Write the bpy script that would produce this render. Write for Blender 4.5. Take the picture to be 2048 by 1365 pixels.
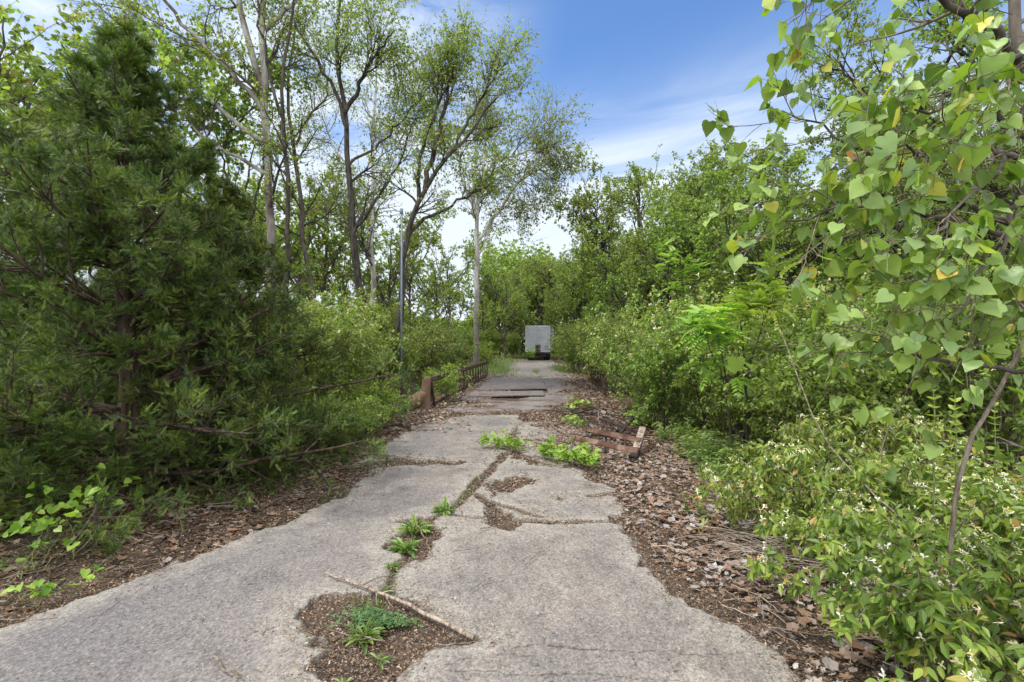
import bpy, math
import numpy as np
from mathutils import Vector, Matrix

rng = np.random.default_rng(11)
D = bpy.data
scene = bpy.context.scene
COL = scene.collection
for o in list(D.objects):
    D.objects.remove(o)

# ------------------------------------------------------------------ camera
FPX = 967.0          # focal length in pixels of the 2048 px wide frame
EYE = 1.6
cam_d = D.cameras.new('camera')
cam_d.sensor_width = 36.0
cam_d.lens = FPX / 2048 * 36
cam_d.clip_start = 0.05
cam_d.clip_end = 2000
cam = D.objects.new('camera', cam_d)
cam.location = (0, 0, EYE)
cam.rotation_euler = (math.radians(90), 0, 0)
COL.objects.link(cam)
scene.camera = cam

# ------------------------------------------------------------------ light
SUN_EL, SUN_AZ = math.radians(60), math.radians(-112)   # azimuth from +Y towards +X
scene.view_settings.view_transform = 'Standard'
scene.view_settings.look = 'None'
scene.view_settings.exposure = 0.85
scene.view_settings.gamma = 1
world = D.worlds.new('World')
scene.world = world
world.use_nodes = True


def build_world():
    nt = world.node_tree
    nt.nodes.clear()
    N = nt.nodes.new
    L = nt.links.new

    def math_(op, a, b=None, clamp=False):
        n = N('ShaderNodeMath'); n.operation = op; n.use_clamp = clamp
        for i, v in enumerate((a, b)):
            if v is None:
                continue
            if isinstance(v, (int, float)):
                n.inputs[i].default_value = v
            else:
                L(v, n.inputs[i])
        return n.outputs[0]

    def smooth(v, a, b):
        n = N('ShaderNodeMapRange'); n.interpolation_type = 'SMOOTHSTEP'
        L(v, n.inputs['Value'])
        n.inputs['From Min'].default_value = a; n.inputs['From Max'].default_value = b
        return n.outputs['Result']

    out = N('ShaderNodeOutputWorld')
    bg = N('ShaderNodeBackground'); bg.inputs['Strength'].default_value = 0.135
    sky = N('ShaderNodeTexSky'); sky.sky_type = 'NISHITA'
    sky.sun_disc = False
    sky.sun_elevation = SUN_EL; sky.sun_rotation = SUN_AZ
    sky.air_density = 1.0; sky.dust_density = 0.6; sky.ozone_density = 2.5
    tc = N('ShaderNodeTexCoord')
    sep = N('ShaderNodeSeparateXYZ'); L(tc.outputs['Generated'], sep.inputs[0])
    z = math_('MAXIMUM', sep.outputs['Z'], 0.03)
    px = math_('DIVIDE', sep.outputs['X'], z)
    py = math_('DIVIDE', sep.outputs['Y'], z)
    along = math_('SUBTRACT', math_('MULTIPLY', px, 0.84), math_('MULTIPLY', py, 0.54))
    s = math_('ADD', math_('MULTIPLY', px, 0.54), math_('MULTIPLY', py, 0.84))
    comb = N('ShaderNodeCombineXYZ')
    L(math_('MULTIPLY', along, 0.38), comb.inputs[0]); L(s, comb.inputs[1])
    no = N('ShaderNodeTexNoise'); L(comb.outputs[0], no.inputs['Vector'])
    no.inputs['Scale'].default_value = 1.7; no.inputs['Detail'].default_value = 9
    no.inputs['Roughness'].default_value = 0.55; no.inputs['Distortion'].default_value = 0.55
    streak = smooth(no.outputs['Fac'], 0.32, 0.74)
    comb2 = N('ShaderNodeCombineXYZ'); L(px, comb2.inputs[0]); L(py, comb2.inputs[1])
    no2 = N('ShaderNodeTexNoise'); L(comb2.outputs[0], no2.inputs['Vector'])
    no2.inputs['Scale'].default_value = 1.7; no2.inputs['Detail'].default_value = 8
    no2.inputs['Roughness'].default_value = 0.6; no2.inputs['Distortion'].default_value = 0.6
    puff = smooth(no2.outputs['Fac'], 0.30, 0.62)
    m1 = smooth(s, 1.45, 2.7)
    m2 = smooth(px, 0.2, -0.45)
    lowm = smooth(sep.outputs['Z'], 0.42, 0.10)
    cover = math_('ADD', math_('MULTIPLY', m1, math_('ADD', math_('MULTIPLY', streak, 0.78), 0.24)),
                  math_('MULTIPLY', m2, puff), clamp=True)
    cover = math_('ADD', cover, math_('MULTIPLY', lowm, 0.9), clamp=True)
    # unseen bright broken cloud added overhead and behind the camera as fill light
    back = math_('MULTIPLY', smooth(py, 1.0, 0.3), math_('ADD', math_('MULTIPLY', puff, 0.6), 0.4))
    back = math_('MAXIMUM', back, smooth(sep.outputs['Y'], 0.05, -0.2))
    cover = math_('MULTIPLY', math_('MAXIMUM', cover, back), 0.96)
    tint = N('ShaderNodeMix'); tint.data_type = 'RGBA'; tint.blend_type = 'MULTIPLY'
    tint.inputs['Factor'].default_value = 1.0
    L(sky.outputs[0], tint.inputs['A']); tint.inputs['B'].default_value = (0.63, 0.80, 0.98, 1)
    mix = N('ShaderNodeMix'); mix.data_type = 'RGBA'
    L(cover, mix.inputs['Factor']); L(tint.outputs['Result'], mix.inputs['A'])
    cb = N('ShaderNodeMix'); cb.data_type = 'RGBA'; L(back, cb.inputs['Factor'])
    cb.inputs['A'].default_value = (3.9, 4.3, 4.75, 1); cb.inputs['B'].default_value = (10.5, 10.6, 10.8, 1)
    L(cb.outputs['Result'], mix.inputs['B'])
    L(mix.outputs['Result'], bg.inputs['Color']); L(bg.outputs[0], out.inputs[0])


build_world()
sun_d = D.lights.new('sun', 'SUN')
sun_d.energy = 2.1
sun_d.angle = math.radians(8.0)
sun_d.color = (1.0, 0.97, 0.92)
sun = D.objects.new('sun', sun_d)
sdir = Vector((math.sin(SUN_AZ) * math.cos(SUN_EL), math.cos(SUN_AZ) * math.cos(SUN_EL), math.sin(SUN_EL)))
sun.rotation_euler = sdir.to_track_quat('Z', 'Y').to_euler()
sun.location = (0, 0, 30)
COL.objects.link(sun)
scene.cycles.max_bounces = 7
scene.cycles.diffuse_bounces = 4
scene.cycles.glossy_bounces = 2
scene.cycles.transmission_bounces = 4
scene.cycles.use_denoising = True


# ------------------------------------------------------------------ helpers
def P(px, py, d):
    return np.array([(px - 1024) / FPX * d, d, EYE - (py - 682.5) / FPX * d])


def GP(px, py, z=0.0):
    d = (EYE - z) * FPX / (py - 682.5)
    return np.array([(px - 1024) / FPX * d, d, z])


def X_at(px, d):
    return (px - 1024) / FPX * d


def nrm(a):
    return a / np.maximum(np.linalg.norm(a, axis=-1, keepdims=True), 1e-9)


class Geo:
    """collects vertices and faces of ONE mesh"""
    def __init__(s):
        s.v, s.f, s.n = [], [], 0

    def add(s, verts, faces, attr=0.5):
        verts = np.asarray(verts, float).reshape(-1, 3)
        faces = np.asarray(faces, np.int64)
        a = np.broadcast_to(np.asarray(attr, float), (len(faces),))
        s.v.append(verts); s.f.append((faces + s.n, a)); s.n += len(verts)
        return s

    def mesh(s, name, mat, smooth=False):
        me = D.meshes.new(name)
        if not s.v:
            return me
        v = np.concatenate(s.v).astype(np.float32)
        loops = np.concatenate([f.ravel() for f, a in s.f]).astype(np.int32)
        tot = np.concatenate([np.full(len(f), f.shape[1]) for f, a in s.f])
        start = np.concatenate([[0], np.cumsum(tot)[:-1]]).astype(np.int32)
        att = np.concatenate([a for f, a in s.f]).astype(np.float32)
        me.vertices.add(len(v)); me.vertices.foreach_set('co', v.ravel())
        me.loops.add(len(loops)); me.loops.foreach_set('vertex_index', loops)
        me.polygons.add(len(start)); me.polygons.foreach_set('loop_start', start)
        me.update(calc_edges=True)
        me.polygons.foreach_set('use_smooth', np.full(len(start), smooth))
        at = me.attributes.new('v', 'FLOAT', 'FACE'); at.data.foreach_set('value', att)
        me.materials.append(mat)
        return me

    def obj(s, name, mat, parent=None, smooth=False, loc=None):
        o = D.objects.new(name, s.mesh(name, mat, smooth))
        COL.objects.link(o)
        if parent is not None:
            o.parent = parent
        if loc is not None:
            o.location = loc
        return o


def tag(o, label=None, cat=None, group=None, kind=None):
    if label: o['label'] = label
    if cat: o['category'] = cat
    if group: o['group'] = group
    if kind: o['kind'] = kind
    return o


def thing(name, label, cat, loc=(0, 0, 0), rz=0, group=None, scale=None):
    o = D.objects.new(name, None)
    o.empty_display_size = 0.2
    o.location = loc
    o.rotation_euler = (0, 0, rz)
    if scale is not None:
        o.scale = scale
    COL.objects.link(o)
    return tag(o, label, cat, group)


def place(proto, label, loc, rz, scale=1.0, group=None, cat=None):
    """copy of a thing with its parts (or the thing itself the first time)"""
    if isinstance(scale, (int, float)):
        scale = (scale,) * 3
    if not proto.get('_used'):
        proto['_used'] = 1
        r = proto
    else:
        r = proto.copy(); COL.objects.link(r)
        for ch in list(proto.children):
            c = ch.copy(); COL.objects.link(c); c.parent = r
    r.location = tuple(float(q) for q in loc); r.rotation_euler = (0, 0, rz); r.scale = scale
    r['label'] = label
    if cat: r['category'] = cat
    if group: r['group'] = group
    elif 'group' in r.keys(): del r['group']
    return r


# value noise --------------------------------------------------------------
def vnoise(x, y, seed=0):
    xi, yi = np.floor(x).astype(np.int64), np.floor(y).astype(np.int64)
    fx, fy = x - xi, y - yi
    fx = fx * fx * (3 - 2 * fx); fy = fy * fy * (3 - 2 * fy)

    def h(a, b):
        n = (a * 374761393 + b * 668265263 + seed * 974711) & 0x7fffffff
        n = ((n ^ (n >> 13)) * 1274126177) & 0x7fffffff
        return ((n ^ (n >> 16)) & 0xffff) / 65535.0
    return (h(xi, yi) * (1 - fx) + h(xi + 1, yi) * fx) * (1 - fy) + (h(xi, yi + 1) * (1 - fx) + h(xi + 1, yi + 1) * fx) * fy


def fbm(x, y, sc=1.0, octv=4, seed=0):
    a, t, n = 0.5, 0.0, 0.0
    for i in range(octv):
        t = t + a * (vnoise(x * sc, y * sc, seed + i * 7) - 0.5); n += a
        sc *= 2.07; a *= 0.55
    return t / n


# materials ----------------------------------------------------------------
class NT:
    def __init__(s, name):
        s.m = D.materials.new(name); s.m.use_nodes = True
        s.t = s.m.node_tree; s.t.nodes.clear()
        s.out = s.N('ShaderNodeOutputMaterial')
        s.tc = None

    def N(s, t):
        return s.t.nodes.new(t)

    def L(s, a, b):
        s.t.links.new(a, b)

    def coord(s):
        if not s.tc:
            s.tc = s.N('ShaderNodeTexCoord')
        return s.tc.outputs['Object']

    def noise(s, scale, detail=4, rough=0.55, vec=None, dist=0.0):
        n = s.N('ShaderNodeTexNoise'); s.L(vec or s.coord(), n.inputs['Vector'])
        n.inputs['Scale'].default_value = scale; n.inputs['Detail'].default_value = detail
        n.inputs['Roughness'].default_value = rough; n.inputs['Distortion'].default_value = dist
        return n.outputs['Fac']

    def scaled(s, v):
        m = s.N('ShaderNodeMapping'); s.L(s.coord(), m.inputs[0]); m.inputs['Scale'].default_value = v
        return m.outputs[0]

    def attr(s, name):
        n = s.N('ShaderNodeAttribute'); n.attribute_name = name
        return n.outputs['Fac']

    def ramp(s, fac, stops, interp='LINEAR'):
        r = s.N('ShaderNodeValToRGB'); s.L(fac, r.inputs[0]); cr = r.color_ramp
        cr.interpolation = interp
        while len(cr.elements) < len(stops):
            cr.elements.new(0.5)
        for e, (p, c) in zip(cr.elements, stops):
            e.position = p
            e.color = (c, c, c, 1) if isinstance(c, (int, float)) else (*c, 1)
        return r.outputs['Color']

    def rng(s, v, a, b, c=0.0, d=1.0):
        n = s.N('ShaderNodeMapRange'); s.L(v, n.inputs['Value'])
        n.inputs['From Min'].default_value = a; n.inputs['From Max'].default_value = b
        n.inputs['To Min'].default_value = c; n.inputs['To Max'].default_value = d
        return n.outputs['Result']

    def mix(s, f, a, b, mode='MIX'):
        n = s.N('ShaderNodeMix'); n.data_type = 'RGBA'; n.blend_type = mode
        for i, v in (('Factor', f), ('A', a), ('B', b)):
            if isinstance(v, (int, float)): n.inputs[i].default_value = v
            elif isinstance(v, tuple): n.inputs[i].default_value = (*v, 1)
            else: s.L(v, n.inputs[i])
        return n.outputs['Result']

    def math(s, op, a, b=0.0):
        n = s.N('ShaderNodeMath'); n.operation = op
        for i, v in enumerate((a, b)):
            if isinstance(v, (int, float)): n.inputs[i].default_value = v
            else: s.L(v, n.inputs[i])
        return n.outputs[0]

    def bsdf(s, color, rough=0.8, metal=0.0, bump=None, bstr=0.3, bdist=0.01, spec=0.3):
        b = s.N('ShaderNodeBsdfPrincipled')
        if isinstance(color, tuple): b.inputs['Base Color'].default_value = (*color, 1)
        else: s.L(color, b.inputs['Base Color'])
        if isinstance(rough, (int, float)): b.inputs['Roughness'].default_value = rough
        else: s.L(rough, b.inputs['Roughness'])
        b.inputs['Metallic'].default_value = metal
        b.inputs['Specular IOR Level'].default_value = spec
        if bump is not None:
            bp = s.N('ShaderNodeBump'); bp.inputs['Strength'].default_value = bstr
            bp.inputs['Distance'].default_value = bdist
            s.L(bump, bp.inputs['Height']); s.L(bp.outputs[0], b.inputs['Normal'])
        return b

    def done(s, shader):
        s.L(shader.outputs[0], s.out.inputs[0])
        return s.m


def leaf_mat(name, stops, trans=0.35, under=(1.0, 1.0, 1.0), rough=0.42, spec=0.45, clump=0.0, clump_scale=0.9):
    """leaf: colour from a per-leaf value, paler underside, light let through"""
    t = NT(name)
    v = t.attr('v')
    if clump:
        v = t.math('ADD', v, t.math('MULTIPLY', t.math('SUBTRACT', t.noise(clump_scale, 2), 0.5), clump))
    c = t.ramp(v, stops)
    oi = t.N('ShaderNodeObjectInfo')
    hsv = t.N('ShaderNodeHueSaturation'); t.L(c, hsv.inputs['Color'])
    t.L(t.rng(oi.outputs['Random'], 0, 1, 0.485, 0.512), hsv.inputs['Hue'])
    t.L(t.rng(oi.outputs['Random'], 0, 1, 0.86, 1.16), hsv.inputs['Value'])
    c = hsv.outputs['Color']
    g = t.N('ShaderNodeNewGeometry')
    c = t.mix(t.math('MULTIPLY', g.outputs['Backfacing'], 1.0), c, t.mix(1.0, c, under, 'MULTIPLY'))
    b = t.bsdf(c, rough, spec=spec)
    tr = t.N('ShaderNodeBsdfTranslucent')
    t.L(t.mix(1.0, c, (1.08, 1.25, 0.5), 'MULTIPLY'), tr.inputs['Color'])
    m = t.N('ShaderNodeMixShader'); m.inputs[0].default_value = trans
    t.L(b.outputs[0], m.inputs[1]); t.L(tr.outputs[0], m.inputs[2])
    return t.done(m)


def bark_mat(name, c1, c2, c3=None, scale=6.0, stretch=0.25, bstr=0.6, thr=(0.4, 0.6), low=None):
    t = NT(name)
    vec = t.scaled((1, 1, stretch))
    n = t.noise(scale, 6, 0.65, vec)
    c = t.ramp(n, [(thr[0], c1), (thr[1], c2)])
    if c3:
        n2 = t.noise(scale * 0.35, 3, 0.5, vec)
        c = t.mix(t.rng(n2, 0.5, 0.62), c, c3)
    if low:    # rough brown bark stays on the lower trunk
        sp = t.N('ShaderNodeSeparateXYZ'); t.L(t.coord(), sp.inputs[0])
        hz = t.math('ADD', sp.outputs['Z'], t.math('MULTIPLY', t.math('SUBTRACT', t.noise(2.5, 4), 0.5), 6.0))
        c = t.mix(t.rng(hz, low, low * 0.5, 0, 0.9), c, t.mix(n, (0.06, 0.05, 0.042), (0.19, 0.165, 0.145)))
    return t.done(t.bsdf(c, 0.9, bump=n, bstr=bstr, bdist=0.02, spec=0.15))


M = {}
M['cedar'] = leaf_mat('cedar_foliage', [(0.0, (0.026, 0.044, 0.012)), (0.5, (0.068, 0.112, 0.02)), (0.85, (0.135, 0.195, 0.03)), (1.0, (0.22, 0.26, 0.05))], 0.3, clump=1.7, clump_scale=3.2)
M['shrub'] = leaf_mat('shrub_leaves', [(0.0, (0.083, 0.133, 0.028)), (0.5, (0.171, 0.249, 0.043)), (1.0, (0.295, 0.360, 0.071))], 0.45, (1.1, 1.12, 1.2), clump=0.5)
M['honeysuckle'] = leaf_mat('honeysuckle_leaves', [(0.0, (0.088, 0.148, 0.028)), (0.55, (0.201, 0.286, 0.048)), (0.93, (0.342, 0.392, 0.076)), (1.0, (0.425, 0.233, 0.085))], 0.42, (1.1, 1.12, 1.25), clump=0.3, clump_scale=1.5)
M['pale'] = leaf_mat('young_tree_leaves', [(0.0, (0.121, 0.163, 0.040)), (0.5, (0.210, 0.273, 0.065)), (0.93, (0.304, 0.367, 0.090)), (1.0, (0.336, 0.200, 0.080))], 0.6, (1.1, 1.1, 1.2))
M['wood_leaf'] = leaf_mat('woodland_leaves', [(0.0, (0.094, 0.138, 0.028)), (0.5, (0.183, 0.244, 0.048)), (1.0, (0.307, 0.350, 0.081))], 0.47, (1.1, 1.1, 1.2), clump=0.5, clump_scale=0.5)
M['bright'] = leaf_mat('bright_new_leaves', [(0.0, (0.14, 0.24, 0.035)), (0.6, (0.26, 0.38, 0.055)), (1.0, (0.38, 0.46, 0.08))], 0.45, (1.05, 1.05, 1.2))
M['heart'] = leaf_mat('heart_shaped_leaves', [(0.0, (0.10, 0.165, 0.033)), (0.5, (0.20, 0.285, 0.05)), (0.9, (0.25, 0.34, 0.055)), (0.992, (0.472, 0.424, 0.067)), (1.0, (0.496, 0.212, 0.076))], 0.45, (1.35, 1.35, 2.2), 0.38, 0.55)
M['weed'] = leaf_mat('weed_leaves', [(0.0, (0.083, 0.138, 0.038)), (0.5, (0.153, 0.228, 0.052)), (1.0, (0.248, 0.339, 0.076))], 0.35)
M['clover'] = leaf_mat('clover_leaves', [(0.0, (0.05, 0.10, 0.035)), (1.0, (0.11, 0.185, 0.055))], 0.25)
M['grass'] = leaf_mat('grass_blades', [(0.0, (0.08, 0.13, 0.03)), (0.7, (0.15, 0.22, 0.05)), (1.0, (0.28, 0.25, 0.11))], 0.35)
M['flower'] = leaf_mat('flower_petals', [(0.0, (0.66, 0.46, 0.14)), (0.4, (0.72, 0.63, 0.30)), (0.65, (0.76, 0.74, 0.58)), (1.0, (0.80, 0.80, 0.74))], 0.3)
M['dead'] = leaf_mat('dead_leaves', [(0.0, (0.045, 0.03, 0.022)), (0.22, (0.11, 0.075, 0.055)), (0.45, (0.245, 0.14, 0.08)), (0.6, (0.28, 0.205, 0.145)), (0.8, (0.27, 0.23, 0.205)), (1.0, (0.34, 0.315, 0.295))], 0.1, (1.1, 1.1, 1.1))
M['bark_dark'] = bark_mat('dark_bark', (0.022, 0.019, 0.016), (0.075, 0.066, 0.056), scale=9)
M['bark_mid'] = bark_mat('grey_brown_bark', (0.045, 0.036, 0.03), (0.13, 0.112, 0.095), scale=8)
M['bark_syc'] = bark_mat('flaking_sycamore_bark', (0.20, 0.185, 0.165), (0.36, 0.345, 0.32), (0.10, 0.08, 0.065), scale=4, stretch=0.4, bstr=0.3, low=7.0)
M['bark_white'] = bark_mat('white_sycamore_bark', (0.34, 0.34, 0.32), (0.48, 0.47, 0.44), (0.2, 0.18, 0.155), scale=4, stretch=0.4, bstr=0.25, low=5.0)
M['cedar_bark'] = bark_mat('cedar_bark', (0.03, 0.02, 0.015), (0.09, 0.065, 0.05), scale=18, stretch=0.12)
M['twig'] = bark_mat('twig_bark', (0.09, 0.07, 0.05), (0.24, 0.2, 0.16), scale=20)
M['green_stem'] = bark_mat('green_stem', (0.10, 0.13, 0.045), (0.18, 0.2, 0.08), scale=20)
M['old_wood'] = bark_mat('weathered_wood', (0.13, 0.095, 0.07), (0.36, 0.30, 0.245), scale=30, stretch=0.15)
M['dry'] = leaf_mat('dry_stems', [(0, (0.14, 0.10, 0.07)), (0.5, (0.27, 0.22, 0.165)), (1, (0.42, 0.37, 0.3))], 0.02)


# tubes --------------------------------------------------------------------
def tubes(geo, paths, rad, sides=5, attr=0.5, cap=False):
    paths = np.asarray(paths, float); rad = np.asarray(rad, float)
    if paths.ndim == 2:
        paths = paths[None]; rad = rad[None]
    Pn, K, _ = paths.shape
    tan = np.empty_like(paths)
    tan[:, 1:-1] = paths[:, 2:] - paths[:, :-2]; tan[:, 0] = paths[:, 1] - paths[:, 0]; tan[:, -1] = paths[:, -1] - paths[:, -2]
    tan = nrm(tan)
    mean = nrm(paths[:, -1] - paths[:, 0])
    ref = np.where(np.abs(mean[:, 2:3]) < 0.75, np.array([0, 0, 1.0]), np.array([1.0, 0, 0]))[:, None, :]
    a = nrm(np.cross(tan, ref)); b = np.cross(tan, a)
    th = np.arange(sides) / sides * 2 * np.pi
    ring = paths[:, :, None] + rad[:, :, None, None] * (np.cos(th)[None, None, :, None] * a[:, :, None] + np.sin(th)[None, None, :, None] * b[:, :, None])
    V = ring.reshape(-1, 3)
    base = (np.arange(Pn) * K * sides)[:, None, None]
    k = np.arange(K - 1)[None, :, None] * sides
    s = np.arange(sides)[None, None, :]; s2 = (s + 1) % sides
    q = np.stack([base + k + s, base + k + s2, base + k + sides + s2, base + k + sides + s], -1).reshape(-1, 4)
    at = attr
    if not np.isscalar(attr):
        at = np.repeat(attr, (K - 1) * sides)
    geo.add(V, q, at)
    if cap:
        b0 = (np.arange(Pn) * K * sides)[:, None]
        f1 = b0 + np.arange(sides)[::-1][None]; f2 = b0 + (K - 1) * sides + np.arange(sides)[None]
        geo.f.append((np.concatenate([f1, f2]) + geo.n - len(V), np.full(2 * Pn, 0.5)))


def resample(pts, K, wob=0.0):
    pts = np.asarray(pts, float)
    d = np.concatenate([[0], np.cumsum(np.linalg.norm(np.diff(pts, axis=0), axis=1))])
    t = np.linspace(0, d[-1], K)
    # smooth: dense linear then a few relaxations
    out = np.stack([np.interp(t, d, pts[:, i]) for i in range(3)], 1)
    for _ in range(2):
        out[1:-1] = (out[:-2] + 2 * out[1:-1] + out[2:]) / 4
    if wob:
        out[1:-1] += rng.normal(0, wob, (K - 2, 3))
    return out


def spawn(paths, rad, n, tr=(0.2, 1.0), ang=50, length=1.0, K=5, up=0.1, wig=0.12, rs=0.55, fall=0.5, flat=0.0, angj=10, rmin=0.0):
    """n children on each path -> (child paths, child radii, t)"""
    Pn, K0, _ = paths.shape
    idx = np.repeat(np.arange(Pn), n)
    m = len(idx)
    t = rng.uniform(tr[0], tr[1], m)
    u = np.clip(t * (K0 - 1), 0, K0 - 1.001); i = u.astype(int); f = (u - i)[:, None]
    p = paths[idx, i] * (1 - f) + paths[idx, i + 1] * f
    r = rad[idx, i] * (1 - f[:, 0]) + rad[idx, i + 1] * f[:, 0]
    tan = nrm(paths[idx, i + 1] - paths[idx, i])
    rnd = rng.normal(size=(m, 3)); rnd[:, 2] *= (1 - flat)
    perp = nrm(rnd - (rnd * tan).sum(-1, keepdims=True) * tan)
    a = np.radians(ang + rng.normal(0, angj, m))[:, None]
    d = nrm(np.cos(a) * tan + np.sin(a) * perp)
    L = (length[idx] if isinstance(length, np.ndarray) else length) * (1 - fall * (t - tr[0]) / max(tr[1] - tr[0], 1e-6)) * rng.uniform(0.6, 1.25, m)
    out = np.empty((m, K, 3)); out[:, 0] = p
    for k in range(1, K):
        d = nrm(d + np.array([0, 0, up]) / (K - 1) * 2 + rng.normal(0, wig, (m, 3)))
        p = p + d * (L / (K - 1))[:, None]
        out[:, k] = p
    r0 = np.maximum(np.minimum(r * rs, L * 0.03 + 0.002), rmin)
    rr = r0[:, None] * np.linspace(1, 0.22, K)[None]
    return out, rr, t


# leaf templates: x side, y along, z normal ---------------------------------
def half(side, zl=0.08, tip=(0, 1, 0), droop=0.1):
    s = np.array([[x, y, zl * min(1, x * 3)] for x, y in side])
    v = [[0, 0, 0]] + s.tolist() + [list(tip)] + [[-x, y, z] for x, y, z in s.tolist()]
    v = np.array(v); v[:, 2] -= droop * v[:, 1] ** 2
    k = len(side)
    f1 = [0] + list(range(1, k + 2))
    f2 = [0] + [k + 1] + list(range(2 * k + 1, k + 1, -1))
    return v, np.array([f1, f2])


def stack(tpls):
    V, Fs, n = [], [], 0
    for v, f in tpls:
        V.append(v); Fs.append(f + n); n += len(v)
    return np.concatenate(V), np.concatenate(Fs)


def xf(tpl, pos, ang=0.0, s=1.0, droop=0.0):
    v, f = tpl
    c, sn = math.cos(ang), math.sin(ang)
    v2 = v * s
    v2 = np.stack([v2[:, 0] * c + v2[:, 1] * sn, -v2[:, 0] * sn + v2[:, 1] * c, v2[:, 2]], 1)
    r = np.hypot(v2[:, 0], v2[:, 1])
    v2[:, 2] -= droop * r
    return v2 + np.array(pos), f


RH = (np.array([[0, 0, 0], [0.3, 0.42, 0.07], [0, 1, -0.05], [-0.3, 0.42, 0.07]]), np.array([[0, 1, 2], [0, 2, 3]]))
SL = (np.array([[-0.09, 0, 0], [0.09, 0, 0], [0, 1, 0]]), np.array([[0, 1, 2]]))
OV = half([(0.2, 0.14), (0.31, 0.4), (0.19, 0.74)])
OVL = half([(0.13, 0.12), (0.23, 0.36), (0.15, 0.72)], droop=0.3)
HT = half([(0.26, -0.12), (0.47, 0.06), (0.5, 0.33), (0.32, 0.66)], 0.07)
def mk_heart():
    # broad heart leaf with a toothed rim and a gently cupped blade
    side = [(0.0, 0.0), (0.16, -0.10), (0.32, -0.10), (0.45, 0.0), (0.50, 0.14), (0.49, 0.28), (0.44, 0.42), (0.35, 0.57), (0.24, 0.72), (0.13, 0.86), (0.0, 1.04)]
    v, f = [], []
    n = len(side)
    for i, (x, y) in enumerate(side):
        jag = 1.0 + (0.05 if i % 2 else -0.03)
        ym = max(0.0, min(1.0, y)) if i not in (0, n - 1) else y
        def z(xx, yy): return 0.16 * abs(xx) - 0.22 * xx * xx - 0.16 * yy * yy + 0.02 * math.sin(yy * 14 + xx * 8)
        v += [[0, ym, z(0, ym)], [x * 0.5, (y + ym) / 2, z(x * .5, y) + 0.012], [x * jag, y, z(x, y)], [-x * 0.5, (y + ym) / 2, z(x * .5, y) + 0.012], [-x * jag, y, z(x, y)]]
    for i in range(n - 1):
        a, b = i * 5, i * 5 + 5
        f += [[a, b, b + 1, a + 1], [a + 1, b + 1, b + 2, a + 2], [a, a + 3, b + 3, b], [a + 3, a + 4, b + 4, b + 3]]
    return np.array(v, float), np.array(f)


HTF = mk_heart()
LANCE = half([(0.1, 0.25), (0.13, 0.5), (0.08, 0.8)], 0.03, droop=0.25)
CLOV = stack([xf(half([(0.35, 0.35), (0.4, 0.75)], 0.05), (0, 0, 0), a, 0.5) for a in (0, 2.1, 4.2)])


def mk_pinnate(n=6, droop=0.55):
    L = []
    for i in range(n):
        y = 0.2 + 0.72 * i / (n - 1)
        for sd in (-1, 1):
            L.append(xf(RH, (0, y, -droop * y * y), sd * 1.1, 0.34 - 0.02 * i, 0.55))
    L.append(xf(RH, (0, 0.97, -droop), 0, 0.3, 0.5))
    return stack(L)


PIN = mk_pinnate()


def mk_spray(n=6):
    L = [(SL[0] * np.array([0.5, 1, 1]), SL[1])]
    for i in range(n):
        y = 0.08 + 0.72 * i / (n - 1)
        for sd in (-1, 1):
            L.append(xf(SL, (0, y, 0), sd * (0.8 + 0.1 * math.sin(i * 5)), 0.33 - 0.03 * i, 0.0))
    v, f = stack(L)
    v = v.copy(); v[:, 2] += 0.12 * np.sin(np.arange(len(v)) * 2.3) * np.abs(v[:, 0]) * 2
    return v, f


def mk_plume():
    L = []
    for i in range(7):
        y = 0.05 + 0.8 * i / 6
        for sd in (-1, 1):
            L.append(xf((SL[0] * np.array([1.2, 1, 1]), SL[1]), (0, y, 0.05 * sd * (i % 2)), sd * (0.55 + 0.12 * (i % 3)), 0.30 - 0.02 * i, -0.25 * (i % 2)))
    L.append(xf((SL[0] * np.array([1.6, 1, 1]), SL[1]), (0, 0.8, 0), 0, 0.28))
    return stack(L)


SPR = mk_plume()
TUFT = stack([xf(SL, (0, 0, 0), a, 1.0 - 0.3 * abs(a)) for a in (-0.7, -0.25, 0.2, 0.65)])


def leaves(geo, tpl, pos, dirv, nv, size, attr):
    T, Fc = tpl
    m = len(pos)
    d = nrm(dirv); n = nv - (nv * d).sum(-1, keepdims=True) * d; n = nrm(n)
    s = np.cross(d, n)
    size = np.broadcast_to(np.asarray(size, float), (m,))
    V = pos[:, None] + size[:, None, None] * (T[None, :, 0:1] * s[:, None] + T[None, :, 1:2] * d[:, None] + T[None, :, 2:3] * n[:, None])
    F_ = (np.arange(m) * len(T))[:, None, None] + Fc[None]
    geo.add(V.reshape(-1, 3), F_.reshape(-1, Fc.shape[1]), np.repeat(attr, len(Fc)))


def on_paths(paths, n, tr=(0.1, 1.0)):
    Pn, K, _ = paths.shape
    idx = np.repeat(np.arange(Pn), n); m = len(idx)
    t = rng.uniform(tr[0], tr[1], m)
    u = np.clip(t * (K - 1), 0, K - 1.001); i = u.astype(int); f = (u - i)[:, None]
    return paths[idx, i] * (1 - f) + paths[idx, i + 1] * f, nrm(paths[idx, i + 1] - paths[idx, i]), idx


def leaf_on(geo, tpl, paths, n, size, tr=(0.1, 1.0), out=0.8, droop=0.2, upn=1.0, jit=0.5, sj=0.3, vr=(0, 1)):
    p, t, idx = on_paths(paths, n, tr)
    m = len(p)
    r = rng.normal(size=(m, 3)); perp = nrm(r - (r * t).sum(-1, keepdims=True) * t)
    d = nrm(t * (1 - out) + perp * out + np.array([0, 0, -droop]))
    nn = np.array([0, 0, upn]) + rng.normal(0, jit, (m, 3))
    leaves(geo, tpl, p, d, nn, size * rng.uniform(1 - sj, 1 + sj, m), rng.uniform(vr[0], vr[1], m))


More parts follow.
